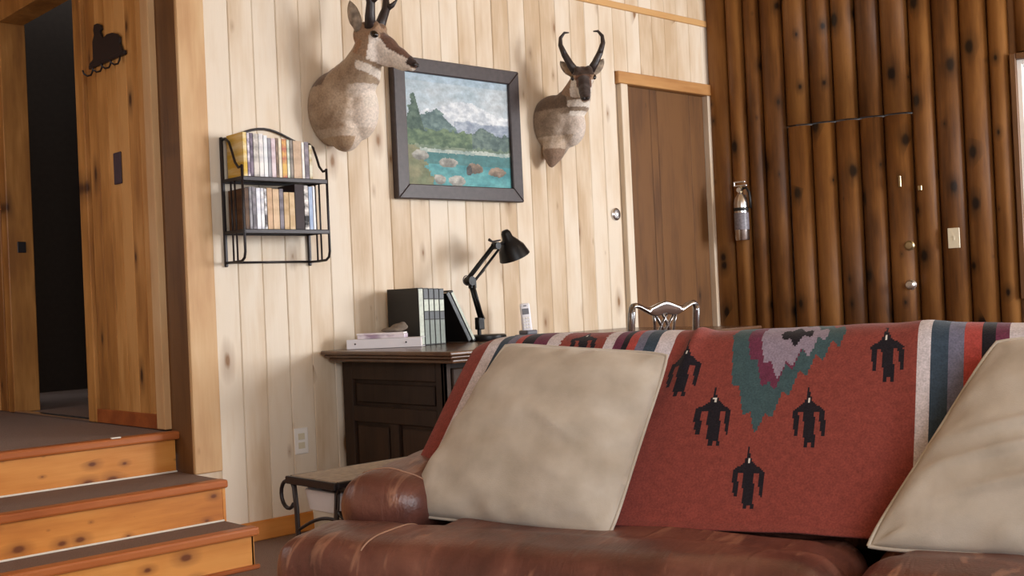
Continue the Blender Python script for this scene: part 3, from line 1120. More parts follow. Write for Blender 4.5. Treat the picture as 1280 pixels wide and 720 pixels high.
make_mount('right pronghorn mount facing the room between the painting and the plank door',
           [('ball', (4.415, -0.060, 1.945), (0.112, 0.140, 0.150)), ('ball', (4.440, -0.150, 1.915), (0.078, 0.100, 0.115)),
            ('chain', [(4.410, -0.090, 1.86), (4.375, -0.085, 1.78), (4.362, -0.08, 1.715)], [0.085, 0.062, 0.022]),
            ('chain', [(4.435, -0.110, 1.985), (4.440, -0.190, 2.035), (4.415, -0.250, 2.085), (4.400, -0.285, 2.120)], [0.105, 0.092, 0.074, 0.062])],
           (4.388, -0.318, 2.134), math.radians(-135), math.radians(30),
           dict(curve=[(0, 0.0, 0), (0.0, 0.030, 0.045), (0.006, 0.058, 0.098), (-0.006, 0.076, 0.150), (-0.014, 0.074, 0.190), (-0.012, 0.052, 0.216), (-0.006, 0.028, 0.214)], rad=[0.024, 0.020, 0.017, 0.013, 0.010, 0.007, 0.003], prong=2, plen=0.55),
           dict(len=0.120, wid=0.028, dir=(-0.30, 0.55, 0.75), side=(0.25, 0.8, -0.55)), col_b, (4.42, 1.93))

# ------------------------------------------------------------------ iron wall shelf with cases and books
sh = thing('wall_shelf', 'black iron wall shelf with two tiers and scrolled sides', 'shelf', (2.635, -0.085, 1.19))
SX0, SX1, SO = 2.430, 2.850, 0.172
Z1, Z2 = 1.562, 1.340
for X in (SX0, SX1):
    obj('wall_post', MB().box((X - 0.007, -0.016, 1.188), (X + 0.007, -0.002, 1.745), bev=0.003), MAT['iron'], sh)
    obj('front_post', MB().tube([(X, -SO, 1.61), (X, -SO, 1.40), (X, -SO, 1.245), (X, -SO + 0.008, 1.220), (X, -SO + 0.030, 1.207), (X, -0.08, 1.205), (X, -0.012, 1.205)], 0.0058, 8), MAT['iron'], sh, True)
    obj('scroll_arm', MB().tube([(X, -0.010, 1.735), (X, -0.045, 1.735), (X, -0.075, 1.715), (X, -0.098, 1.670), (X, -0.118, 1.625), (X, -0.145, 1.600), (X, -SO, 1.603)], 0.0055, 8), MAT['iron'], sh, True)
    for q in (-0.075, -0.108):
        obj('side_rod', MB().tube([(X, q, 1.207), (X, q, 1.560)], 0.0042, 8), MAT['iron'], sh, True)
for Z in (Z1, Z2):
    obj('tier', MB().box((SX0, -SO - 0.006, Z - 0.020), (SX1, -SO + 0.006, Z), bev=0.003).box((SX0, -0.016, Z - 0.016), (SX1, -0.006, Z), bev=0.002)
        .box((SX0 - 0.004, -SO, Z - 0.016), (SX0 + 0.004, -0.01, Z), bev=0.002).box((SX1 - 0.004, -SO, Z - 0.016), (SX1 + 0.004, -0.01, Z), bev=0.002)
        .box((SX0 + 0.004, -SO + 0.004, Z - 0.007), (SX1 - 0.004, -0.014, Z - 0.002)), MAT['iron'], sh)
obj('wall_rail', MB().tube([(SX0, -0.010, 1.207), (SX1, -0.010, 1.207)], 0.005, 8), MAT['iron'], sh, True)
obj('back_arch', MB().tube([(SX0 + 0.42 * k / 14, -0.010, 1.735 + 0.06 * math.sin(math.pi * k / 14) ** 1.5) for k in range(15)], 0.0055, 8), MAT['iron'], sh, True)

case_mats = {}


def case_mat(c, c2=None, glossy=0.5):
    """a printed sleeve: two tones broken up along the height"""
    key = (c, c2)
    if key in case_mats:
        return case_mats[key]
    m, nt, b = new_mat('printed_sleeve')
    lift = lambda q: tuple(min(255, v * 1.08 + 6) for v in q) if sum(q) > 330 else q
    c, c2 = lift(c), lift(c2 or tuple(v * 0.75 for v in c))
    lk = nt.links.new
    tc = N(nt, 'ShaderNodeTexCoord')
    mp = N(nt, 'ShaderNodeMapping')
    mp.inputs['Scale'].default_value = (20, 4, 28)
    lk(tc.outputs['Object'], mp.inputs['Vector'])
    no = N(nt, 'ShaderNodeTexNoise')
    no.inputs['Scale'].default_value = 1.0
    no.inputs['Detail'].default_value = 3
    lk(mp.outputs[0], no.inputs['Vector'])
    c2 = c2 or tuple(v * 0.75 for v in c)
    r = ramp(nt, [(0.42, L(c)), (0.62, L(c2))])
    lk(no.outputs['Fac'], r.inputs['Fac'])
    lk(r.outputs['Color'], b.inputs['Base Color'])
    b.inputs['Roughness'].default_value = glossy
    b.inputs['Specular IOR Level'].default_value = 0.25
    case_mats[key] = m
    return m


def sleeve(name, x0, w, zb, h, depth, c, c2, label, group, yfront=None, lean=0.0, cat='case'):
    """standing case/book: shell (two covers and a spine) with pages or a tray inside"""
    yf = -(SO - 0.012) if yfront is None else yfront
    t = thing(name, label, cat, (x0 + w / 2, yf + depth / 2, zb), 0.0, group)
    m = case_mat(c, c2)
    b = MB()
    th = min(0.0016, w * 0.2)
    M = Matrix.Translation((x0, yf, zb)) @ Matrix.Rotation(lean, 4, 'Y')
    b.box((0.0005, 0, 0), (th, depth, h), M)
    b.box((w - th, 0, 0), (w - 0.0005, depth, h), M)
    b.box((0.0005, 0, 0), (w - 0.0005, th, h), M, bev=0.0004)
    obj('cover', b, m, t)
    obj('pages', MB().box((th, th, 0.003), (w - th, depth - 0.003, h - 0.003), M), MAT['paper'], t)
    return t


top = [  # width, height, colour, second colour, words
    (0.019, 0.186, (196, 160, 60), (214, 196, 150), 'yellow spined video case at the left end of the top tier'),
    (0.013, 0.184, (120, 104, 128), (214, 208, 214), 'mauve and white video case, second from left on the top tier'),
    (0.015, 0.184, (128, 116, 130), (92, 82, 96), 'grey mauve video case, third from left on the top tier'),
    (0.026, 0.182, (206, 200, 192), (150, 144, 138), 'thick white and grey case, fourth from left on the top tier'),
    (0.022, 0.184, (222, 220, 216), (190, 188, 190), 'plain white video case, fifth from left on the top tier'),
    (0.019, 0.178, (226, 226, 226), (206, 210, 214), 'bright white video case beside the low gap of the top tier'),
    (0.016, 0.168, (150, 150, 156), (126, 124, 132), 'grey video case standing lower than its white neighbours, top tier'),
    (0.022, 0.168, (210, 196, 200), (182, 162, 168), 'pinkish white video case near the middle of the top tier'),
    (0.012, 0.170, (110, 92, 78), (136, 114, 96), 'brown spined case right of the middle, top tier'),
    (0.016, 0.170, (220, 208, 188), (200, 186, 160), 'cream video case right of the brown one, top tier'),
    (0.024, 0.168, (206, 168, 92), (170, 96, 78), 'orange and red patterned video case on the top tier'),
    (0.014, 0.166, (214, 216, 200), (160, 170, 150), 'pale green video case right of the orange one, top tier'),
    (0.016, 0.166, (140, 132, 124), (116, 108, 102), 'dull grey video case left of the wide tan one, top tier'),
    (0.042, 0.164, (188, 162, 136), (168, 142, 118), 'wide tan boxed set on the top tier'),
    (0.014, 0.160, (226, 222, 216), (206, 202, 196), 'narrow white video case right of the tan set, top tier'),
    (0.022, 0.162, (112, 104, 112), (136, 128, 136), 'slate grey video case near the right end, top tier'),
    (0.016, 0.150, (206, 200, 180), (170, 150, 110), 'short cream case at the right end of the top tier'),
]
xx = SX0 + 0.016
for w, h, c, c2, lab in top:
    sleeve('video_case', xx, w, Z1 + 0.001, h, 0.135, c, c2, lab, 'video cases on the top tier of the iron shelf')
    xx += w + 0.0008
bottom = [
    (0.020, 0.172, (112, 84, 62), (84, 60, 46), 'brown book at the left end of the lower tier', 'book'),
    (0.014, 0.178, (150, 148, 152), (110, 108, 114), 'grey spined case, second from left on the lower tier', 'case'),
    (0.018, 0.178, (106, 102, 108), (132, 128, 134), 'dark grey case, third from left on the lower tier', 'case'),
    (0.020, 0.174, (224, 226, 232), (200, 202, 212), 'bright white case, fourth from left on the lower tier', 'case'),
    (0.016, 0.174, (230, 230, 232), (180, 182, 190), 'narrow white case, fifth from left on the lower tier', 'case'),
    (0.012, 0.172, (90, 84, 86), (220, 220, 222), 'thin white case with dark edges on the lower tier', 'case'),
    (0.026, 0.176, (196, 164, 132), (176, 144, 112), 'tan case left of the middle, lower tier', 'case'),
    (0.032, 0.172, (206, 178, 146), (186, 158, 124), 'wide sandy boxed case at the middle of the lower tier', 'case'),
    (0.020, 0.174, (128, 122, 130), (104, 98, 108), 'slate grey case right of the middle, lower tier', 'case'),
    (0.026, 0.160, (192, 164, 126), (170, 140, 100), 'tan case standing lower than its neighbours, lower tier', 'case'),
    (0.028, 0.160, (180, 152, 114), (196, 172, 136), 'golden tan case left of the dark maroon book', 'case'),
    (0.046, 0.196, (52, 34, 36), (46, 30, 32), 'thick dark maroon book on the lower tier', 'book'),
    (0.022, 0.192, (38, 34, 36), (226, 220, 216), 'black and white spotted case right of the maroon book', 'case'),
    (0.020, 0.188, (142, 160, 190), (160, 176, 202), 'pale blue case near the right end, lower tier', 'case'),
    (0.012, 0.190, (232, 232, 236), (210, 212, 218), 'thin white case at the right end of the lower tier', 'case'),
]
xx = SX0 + 0.014
for w, h, c, c2, lab, cat in bottom:
    sleeve('video_case' if cat == 'case' else 'book', xx, w, Z2 + 0.001, h, 0.135, c, c2, lab, 'cases and books on the lower tier of the iron shelf', cat=cat)
    xx += w + 0.0012

# ------------------------------------------------------------------ fire extinguisher
fe = thing('fire_extinguisher', 'small silver fire extinguisher hanging on the log wall', 'extinguisher', tuple(lw(0.205, 0.10, 1.294)))
Mf = LOGM @ Matrix.Translation((0.205, 0.102, 0))
obj('cylinder', MB().lathe([(0, 1.294), (0.040, 1.294), (0.044, 1.300), (0.044, 1.525), (0.038, 1.556), (0.020, 1.580), (0.016, 1.590), (0, 1.590)], Mf), MAT['chrome'], fe, auto=50)
obj('label_band', MB().lathe([(0.0448, 1.360), (0.0452, 1.362), (0.0452, 1.462), (0.0448, 1.464)], Mf), plain('grey_label', L((120, 116, 124)), 0.4, var=0.3, scale=80), fe, True)
obj('strap', MB().lathe([(0.0450, 1.476), (0.0465, 1.478), (0.0465, 1.494), (0.0450, 1.496)], Mf), MAT['black'], fe, True)
obj('valve', MB().lathe([(0, 1.588), (0.016, 1.588), (0.016, 1.622), (0.010, 1.630), (0, 1.630)], Mf), MAT['brass'], fe, auto=40)
obj('gauge', MB().lathe([(0, 0), (0.016, 0), (0.016, 0.012), (0, 0.012)], LOGM @ Matrix.Translation((0.205, 0.118, 1.606)) @ Matrix.Rotation(-math.pi / 2, 4, 'X')), MAT['chrome'], fe, auto=40)
obj('handle', MB().box((-0.040, -0.008, 1.628), (0.045, 0.008, 1.638), Mf, bev=0.003), MAT['chrome'], fe)
obj('lever', MB().box((-0.042, -0.007, 1.652), (0.034, 0.007, 1.662), Mf @ Matrix.Translation((0, 0, 0)), bev=0.003).box((-0.042, -0.007, 1.630), (-0.032, 0.007, 1.660), Mf, bev=0.002), MAT['chrome'], fe)
obj('hose', MB().tube([Mf @ Vector(p) for p in ((0.012, 0.0, 1.615), (0.040, 0.006, 1.618), (0.058, 0.008, 1.590), (0.062, 0.006, 1.54), (0.060, 0.002, 1.49))], 0.008, 8), MAT['black'], fe, True)
obj('bracket', MB().box((-0.018, -0.085, 1.46), (0.018, -0.044, 1.58), Mf, bev=0.003), MAT['iron'], fe)

# ------------------------------------------------------------------ desk
DX0, DX1, DY0, DY1, DZ = 2.875, 5.00, -0.940, -0.022, 0.800
dk = thing('desk', 'long dark wooden desk with panelled end against the pale wall', 'desk', ((DX0 + DX1) / 2, -0.45, 0))
tp = MB()
tp.box((DX0, DY0, DZ - 0.018), (DX1, DY1, DZ), bev=0.006, seg=2)
tp.box((DX0 + 0.018, DY0 + 0.018, DZ - 0.032), (DX1 - 0.018, DY1, DZ - 0.017), bev=0.006, seg=2)
tp.box((DX0 + 0.045, DY0 + 0.045, DZ - 0.052), (DX1 - 0.045, DY1, DZ - 0.031), bev=0.008, seg=2)
obj('desktop', tp, MAT['desk_top'], dk)


def pedestal(x0, x1):
    y0, y1 = -0.760, -0.03
    c = MB()
    c.box((x0 + 0.016, y0 + 0.016, 0.05), (x1 - 0.016, y1, DZ - 0.052))
    c.box((x0 - 0.006, y0 - 0.006, 0.0), (x1 + 0.006, y1, 0.07), bev=0.006)
    obj('carcass', c, MAT['desk'], dk)
    f = MB()
    # left end: stiles, rails and a muntin round three recessed panels
    for ya, yb in ((y0, y0 + 0.055), (y1 - 0.075, y1)):
        f.box((x0, ya, 0.07), (x0 + 0.020, yb, DZ - 0.052), bev=0.003)
    for za, zb in ((0.07, 0.13), (0.475, 0.545), (0.665, DZ - 0.052)):
        f.box((x0, y0 + 0.055, za), (x0 + 0.020, y1 - 0.075, zb), bev=0.003)
    ym = (y0 + 0.055 + y1 - 0.075) / 2
    f.box((x0, ym - 0.030, 0.13), (x0 + 0.020, ym + 0.030, 0.475), bev=0.003)
    obj('end_frame', f, MAT['desk'], dk)
    for ya, yb, za, zb in ((y0 + 0.075, y1 - 0.095, 0.562, 0.648), (y0 + 0.075, ym - 0.05, 0.15, 0.457), (ym + 0.05, y1 - 0.095, 0.15, 0.457)):
        obj('end_panel', MB().box((x0 + 0.006, ya, za), (x0 + 0.018, yb, zb), bev=0.005), MAT['desk'], dk)
    # front: drawers
    for za, zb in ((0.10, 0.30), (0.32, 0.52), (0.54, 0.72)):
        d = obj('drawer', MB().box((x0 + 0.045, y0 - 0.006, za), (x1 - 0.045, y0 + 0.014, zb), bev=0.005), MAT['desk'], dk)
        obj('drawer_pull', MB().tube([((x0 + x1) / 2 - 0.05, y0 - 0.006, (za + zb) / 2), ((x0 + x1) / 2 - 0.04, y0 - 0.026, (za + zb) / 2 - 0.008), ((x0 + x1) / 2 + 0.04, y0 - 0.026, (za + zb) / 2 - 0.008), ((x0 + x1) / 2 + 0.05, y0 - 0.006, (za + zb) / 2)], 0.004, 8), MAT['brass'], d, True)
    for xa, xb in ((x0, x0 + 0.04), (x1 - 0.04, x1)):
        obj('front_stile', MB().box((xa, y0, 0.07), (xb, y0 + 0.018, DZ - 0.052), bev=0.003), MAT['desk'], dk)


pedestal(2.985, 3.72)
pedestal(4.42, 4.93)

# things on the desk
bd = thing('ring_binder', 'white ring binder lying flat on the left of the desk', 'binder', (3.06, -0.22, DZ), 0.0)
e1 = Vector((3.190 - 2.960, -0.365 + 0.110, 0))
bl_ = e1.length
e1.normalize()
e2 = Vector((-e1.y, e1.x, 0))
BM_ = frame_matrix((2.960, -0.110, DZ), e1, e2, (0, 0, 1))
BM_ = BM_ @ Matrix.Identity(4)
obj('cover', MB().box((0, 0.0, 0.001), (bl_, 0.004, 0.044), BM_, bev=0.0015).box((0, 0.004, 0.040), (bl_, 0.105, 0.044), BM_, bev=0.001).box((0, 0.004, 0.001), (bl_, 0.105, 0.004), BM_, bev=0.001), MAT['white_plastic'], bd)
obj('pages', MB().box((0.012, 0.012, 0.004), (bl_ - 0.012, 0.098, 0.038), BM_), MAT['paper'], bd)
for q in (0.04, bl_ - 0.07):
    obj('rivet', MB().ball((q, -0.001, 0.024), (0.004, 0.0025, 0.004), BM_, 2), MAT['iron'], bd, True)
mg = tag(obj('magazine', MB().box((0.05, 0.004, 0.0452), (0.265, 0.100, 0.062), BM_ @ Matrix.Translation((0.0, 0.0, 0)), bev=0.001), case_mat((214, 206, 214), (150, 130, 150))), 'mauve and white magazine on top of the ring binder, under the cloth pouch', 'magazine')
mg2 = tag(obj('magazine', MB().box((0.045, 0.008, 0.0625), (0.262, 0.096, 0.070), BM_, bev=0.001), case_mat((232, 228, 226), (200, 190, 200))), 'thin white magazine topmost of the stack on the binder', 'magazine')
pm = MB()
pm.ball((0.205, 0.05, 0.080), (0.055, 0.038, 0.013), BM_, 3).ball((0.235, 0.06, 0.092), (0.040, 0.028, 0.018), BM_, 3).ball((0.25, 0.06, 0.104), (0.016, 0.02, 0.012), BM_, 3)
tag(obj('cloth_pouch', blob(pm, 0.004, 4), plain('taupe_cloth', L((116, 104, 92)), 0.9, var=0.2, scale=50, bump=0.3), None, True), 'small taupe cloth pouch on the magazines at the left of the desk', 'pouch')


def desk_book(x0, w, h, label, cm, dep=0.235, yf=-0.275, lean=0.0, spine=None, bands=()):
    t = thing('book', label, 'book', (x0 + w / 2, yf + dep / 2, DZ), 0.0, 'dark books standing on the desk')
    M = Matrix.Translation((x0, yf, DZ + 0.001)) @ Matrix.Rotation(lean, 4, 'Y')
    b = MB()
    b.box((0.0004, 0, 0), (0.003, dep, h), M).box((w - 0.003, 0, 0), (w - 0.0004, dep, h), M)
    b.box((0.0004, -0.001, 0), (w - 0.0004, 0.003, h), M, bev=0.001)
    cv_ = obj('cover', b, cm, t)
    obj('pages', MB().box((0.003, 0.003, 0.004), (w - 0.003, dep - 0.004, h - 0.004), M), MAT['paper'], t)
    for za, zb, mm in bands:
        obj('spine_label', MB().box((w * 0.10, -0.0022, h * za), (w * 0.90, -0.0008, h * zb), M), mm, t)
    return t


spine_grey = plain('sage_spine', L((116, 126, 118)), 0.45, var=0.2, scale=30)
spine_pale = plain('pale_spine', L((196, 204, 190)), 0.5, var=0.15, scale=60)
spine_dark = plain('slate_spine', L((70, 74, 78)), 0.45, var=0.2)
xx = 3.252
names = ['leftmost', 'second', 'third', 'fourth', 'fifth']
desk_book(xx, 0.030, 0.266, 'black book with broad cover showing at the left end of the desk row', MAT['black'], bands=[(0.02, 0.98, spine_pale)])
xx += 0.031
for k in range(4):
    desk_book(xx, 0.030, 0.264 - 0.0015 * k, 'sage green spined volume in the desk row, %s from left' % ['second', 'third', 'fourth', 'fifth'][k], MAT['black'],
              bands=[(0.02, 0.44, spine_grey), (0.46, 0.58, spine_dark), (0.60, 0.80, spine_pale), (0.82, 0.98, spine_dark)])
    xx += 0.031
desk_book(3.548, 0.022, 0.268, 'black book leaning against the desk row, inner one', MAT['black'], lean=-0.50, bands=[(0.02, 0.98, spine_dark)])
desk_book(3.577, 0.018, 0.275, 'black book with pale spine edges leaning outermost on the desk row', MAT['black'], lean=-0.50, bands=[(0.03, 0.97, spine_pale)])

# desk lamp
lp = thing('desk_lamp', 'black spring arm desk lamp with conical shade on the desk', 'lamp', (3.69, -0.25, DZ))
obj('base', MB().lathe([(0, DZ), (0.092, DZ), (0.095, DZ + 0.006), (0.093, DZ + 0.024), (0.086, DZ + 0.029), (0, DZ + 0.030)], Matrix.Translation((3.69, -0.25, 0)), 32), MAT['enamel'], lp, auto=40)
J0, J1, J2 = Vector((3.645, -0.25, 0.905)), Vector((3.588, -0.25, 1.092)), Vector((3.775, -0.25, 1.262))
obj('bracket', MB().tube([(3.640, -0.25, DZ + 0.028), (3.640, -0.25, 0.86), J0], [0.010, 0.010, 0.012], 10).box((3.625, -0.266, 0.855), (3.665, -0.234, 0.915), bev=0.004), MAT['enamel'], lp, auto=40)
for s_ in (-0.011, 0.011):
    sv = Vector((0.010, s_, 0.004))
    obj('lower_arm', MB().tube([J0 + sv, J1 + sv], 0.0078, 8), MAT['enamel'], lp, True)
    sv2 = Vector((-0.007, s_, 0.009))
    obj('upper_arm', MB().tube([J1 + sv2, J2 + sv2], 0.0062, 8), MAT['enamel'], lp, True)
for off in (Vector((0.017, 0.0, -0.018)),):
    obj('upper_arm', MB().tube([J1 + off, J2 + off], 0.0066, 8), MAT['enamel'], lp, True)


def spring(a, b, r, turns, wire):
    a, b = Vector(a), Vector(b)
    d = (b - a).normalized()
    u = d.cross(Vector((0, 1, 0))).normalized()
    w = d.cross(u)
    n = turns * 8
    return MB().tube([a.lerp(b, i / n) + (u * math.cos(i * math.pi / 4) + w * math.sin(i * math.pi / 4)) * r for i in range(n + 1)], wire, 5)


obj('spring', spring(J0 + Vector((0.030, 0, 0.0)), J0.lerp(J1, 0.42) + Vector((0.012, 0, 0)), 0.0055, 12, 0.0018), MAT['iron_soft'], lp, True)
obj('spring', spring(J1 + Vector((0.026, 0, -0.006)), J1.lerp(J2, 0.45) + Vector((0.020, 0, -0.022)), 0.0055, 12, 0.0018), MAT['iron_soft'], lp, True)
My = Matrix.Rotation(math.pi / 2, 4, 'X')
obj('elbow_joint', MB().lathe([(0, -0.02), (0.022, -0.02), (0.022, 0.02), (0, 0.02)], Matrix.Translation(J1 + Vector((0.006, 0, 0))) @ My, 20).box((3.590, -0.262, 1.055), (3.628, -0.238, 1.100), bev=0.004), MAT['enamel'], lp, auto=40)
ring = [(J1.x - 0.014 + 0.022 * math.cos(a), -0.25, J1.z + 0.004 + 0.022 * math.sin(a)) for a in [2 * math.pi * k / 18 for k in range(18)]]
obj('ring', MB().tube(ring + [ring[0]], 0.0026, 6, caps=False), MAT['iron_soft'], lp, True)
obj('head_joint', MB().lathe([(0, -0.018), (0.018, -0.018), (0.018, 0.018), (0, 0.018)], Matrix.Translation(J2) @ My, 20).tube([J2, J2 + Vector((0.055, 0, 0.016))], 0.008, 8), MAT['enamel'], lp, auto=40)
obj('wing_nut', MB().tube([J2 + Vector((-0.045, 0, 0.030)), J2 + Vector((-0.022, 0, 0.020)), J2 + Vector((0.03, 0, 0.028))], [0.008, 0.005, 0.004], 8), MAT['iron_soft'], lp, True)
ax0, ax1 = Vector((3.838, -0.25, 1.338)), Vector((3.898, -0.25, 1.206))
az = (ax1 - ax0).normalized()
ay = Vector((0, 1, 0))
axx = ay.cross(az)
SM = frame_matrix(ax0, axx, ay, az)
Hs = (ax1 - ax0).length
obj('shade', MB().lathe([(0, -0.002), (0.016, 0.0), (0.024, 0.012), (0.028, 0.040), (0.044, 0.062), (0.066, 0.095), (0.080, Hs), (0.077, Hs), (0.062, 0.096), (0.040, 0.066), (0.020, 0.05), (0, 0.05)], SM, 32), MAT['enamel'], lp, auto=50)
obj('shade_lining', MB().lathe([(0.0765, Hs - 0.002), (0.061, 0.098), (0.039, 0.068), (0.018, 0.053), (0, 0.053)], SM, 32), MAT['steel_white'], lp, True)
obj('bulb', MB().ball((0, 0, 0.105), (0.022, 0.022, 0.028), SM, 3), MAT['white_plastic'], lp, True)

# cordless phone on its charger
ph = thing('cordless_phone', 'silver white cordless phone standing in a dark charger on the desk', 'phone', (4.02, -0.20, DZ))
obj('charger', MB().box((3.965, -0.245, DZ), (4.075, -0.150, DZ + 0.012), bev=0.005, seg=2).box((3.985, -0.228, DZ + 0.010), (4.058, -0.160, DZ + 0.034), bev=0.007, seg=2), MAT['grey_plastic'], ph)
PM = Matrix.Translation((4.012, -0.2, DZ + 0.022)) @ Matrix.Rotation(-0.10, 4, 'X') @ Matrix.Rotation(-0.70, 4, 'Z')
hs = obj('handset', MB().box((-0.026, -0.013, 0), (0.026, 0.013, 0.150), PM, bev=0.010, seg=3), MAT['white_plastic'], ph, auto=40)
obj('screen', MB().box((-0.017, -0.0150, 0.092), (0.017, -0.0125, 0.122), PM, bev=0.001), MAT['grey_plastic'], hs)
kb = MB()
for r_ in range(4):
    for c_ in range(3):
        kb.box((-0.017 + c_ * 0.0125, -0.0152, 0.020 + r_ * 0.016), (-0.008 + c_ * 0.0125, -0.0125, 0.030 + r_ * 0.016), PM, bev=0.001)
obj('keypad', kb, MAT['steel_white'], hs)
obj('earpiece', MB().box((-0.008, -0.0148, 0.134), (0.008, -0.0125, 0.138), PM), MAT['black'], hs)

# ------------------------------------------------------------------ chair
ch = thing('dining_chair', 'dark carved chair with looped lattice splat pulled up to the desk', 'chair', (4.075, -0.85, 0))
YB = -1.05
for s_, xs_ in ((-1, 3.868), (1, 4.300)):
    xt = xs_
    obj('stile', MB().tube([(xt - 0.020 * s_, YB + 0.075, 0.0), (xt - 0.016 * s_, YB + 0.06, 0.25), (xt - 0.010 * s_, YB + 0.05, 0.46), (xt - 0.002 * s_, YB + 0.030, 0.66), (xt + 0.002 * s_, YB + 0.008, 0.82), (xt, YB, 0.905), (xt - 0.006 * s_, YB, 0.935)], [0.020, 0.021, 0.022, 0.021, 0.019, 0.019, 0.016], 10), MAT['chair'], ch, True)
    obj('leg', MB().tube([(4.075 + 0.205 * s_, -0.60, 0.0), (4.075 + 0.205 * s_, -0.60, 0.43)], [0.017, 0.024], 10), MAT['chair'], ch, True)
# serpentine crest rail
cr_ = MB()
xa, xb = 3.858, 4.308
nn = 40
rows = []
for i in range(nn + 1):
    f = i / nn
    X = xa + (xb - xa) * f
    g = abs(f - 0.5) * 2
    zt = 0.934 + 0.022 * math.exp(-((g) / 0.28) ** 2) + 0.020 * math.exp(-((g - 0.86) / 0.22) ** 2) - 0.006 * math.exp(-((g - 0.48) / 0.15) ** 2) - (0.028 * ((g - 0.92) / 0.08) ** 2 if g > 0.92 else 0)
    zb = zt - (0.022 + 0.036 * math.exp(-((g) / 0.42) ** 4))
    rows.append([cr_.bm.verts.new((X, YB + dy, z)) for dy, z in ((-0.012, zb), (-0.018, zb + 0.006), (-0.017, zt - 0.007), (-0.008, zt), (0.010, zt - 0.002), (0.015, zt - 0.008), (0.015, zb + 0.005), (0.008, zb))])
for a, b in zip(rows, rows[1:]):
    for j in range(8):
        cr_.bm.faces.new((a[j], a[(j + 1) % 8], b[(j + 1) % 8], b[j]))
cr_.bm.faces.new(rows[0])
cr_.bm.faces.new(list(reversed(rows[-1])))
obj('crest_rail', cr_, MAT['chair'], ch, auto=50)
sp = MB()
xc = 4.083


def strap(pts):
    sp.tube([(xc + a, YB - 0.002 + (0.905 - z) * 0.10, z) for a, z in pts], 0.0085, 8, flat=0.75)


for s_ in (-1, 1):
    strap([(s_ * 0.078, 0.905), (s_ * 0.066, 0.86), (s_ * 0.060, 0.80), (s_ * 0.078, 0.72), (s_ * 0.092, 0.64), (s_ * 0.070, 0.54), (s_ * 0.075, 0.47)])
    strap([(s_ * 0.070, 0.905), (s_ * 0.035, 0.86), (-s_ * 0.005, 0.81), (-s_ * 0.045, 0.745), (-s_ * 0.062, 0.68), (-s_ * 0.040, 0.60), (s_ * 0.0, 0.55), (s_ * 0.04, 0.47)])
    strap([(s_ * 0.022, 0.905), (-s_ * 0.012, 0.86), (-s_ * 0.040, 0.81), (-s_ * 0.022, 0.745), (s_ * 0.012, 0.68), (s_ * 0.030, 0.60), (-s_ * 0.02, 0.47)])
obj('splat', sp, MAT['chair'], ch, True)
obj('seat', MB().box((3.842, -1.025, 0.43), (4.308, -0.585, 0.475), bev=0.012, seg=2), MAT['chair'], ch)
ch.location = (4.100, -0.85, 0)
ch.rotation_euler = (0, 0, math.radians(-8))
ch.scale = (0.93, 0.98, 1.0)
obj('back_rail', MB().box((3.88, -1.015, 0.455), (4.29, -0.985, 0.52), bev=0.005), MAT['chair'], ch)

# ------------------------------------------------------------------ sofa (frame: s along its length, t towards the camera)
ANG = math.radians(-70)
SE = Vector((math.cos(ang := ANG), math.sin(ang), 0))
ST = Vector((SE.y, -SE.x, 0))


def sw(s, t, z):
    return SE * s + ST * t + Vector((0, 0, z))


SFM = frame_matrix((0, 0, 0), SE, -ST, (0, 0, 1))    # local x = s, local y = -t


def rbox(mb, s0, s1, t0, t1, z0, z1, r):
    mb.box((s0, -t1, z0), (s1, -t0, z1), SFM, bev=r, seg=4)


so = thing('sofa', 'brown leather sofa with overstuffed seat cushions and rolled arms', 'sofa', tuple(sw(3.72, -0.95, 0)), ANG)


def puffy(parts, voxel, iters, wr=0.006, name='seat_cushion', parent=None, seed=0):
    mb = MB()
    for p in parts:
        rbox(mb, *p)
    bm = blob(mb, voxel, iters, 0.5)
    bm.normal_update()
    for v in bm.verts:
        loc = SFM.inverted() @ v.co
        q = Vector((loc.x * 3.2 + seed, loc.y * 5.5, loc.z * 4))
        q2 = Vector((loc.x * 9 + seed + loc.y * 6, loc.y * 4 - loc.x * 3, loc.z * 5))
        v.co += v.normal * (wr * 1.6 * noise.noise(q) + wr * 0.8 * noise.noise(q2))
    return obj(name, bm, MAT['leather'], parent, True)


base = MB()
rbox(base, 2.47, 4.93, -1.52, -0.57, 0.06, 0.26, 0.03)
obj('base', base, MAT['leather'], so, auto=40)
for (s_, t_) in ((2.52, -0.62), (4.88, -0.62), (2.56, -1.46), (4.90, -1.46)):
    b = MB()
    b.box((s_ - 0.03, -t_ - 0.03, 0.0), (s_ + 0.03, -t_ + 0.03, 0.07), SFM, bev=0.005)
    obj('foot', b, MAT['desk'], so)
cush1 = puffy([(2.690, 3.695, -1.02, -0.53, 0.22, 0.462, 0.075), (2.425, 3.695, -0.795, -0.53, 0.20, 0.490, 0.080), (2.75, 3.63, -0.90, -0.60, 0.40, 0.478, 0.03)], 0.014, 6, 0.006, 'seat_cushion', so, 0)
cush2 = puffy([(3.705, 4.710, -1.02, -0.53, 0.22, 0.462, 0.075), (3.705, 4.975, -0.795, -0.53, 0.20, 0.484, 0.080), (3.77, 4.63, -0.90, -0.60, 0.40, 0.476, 0.03)], 0.014, 6, 0.006, 'seat_cushion', so, 17)


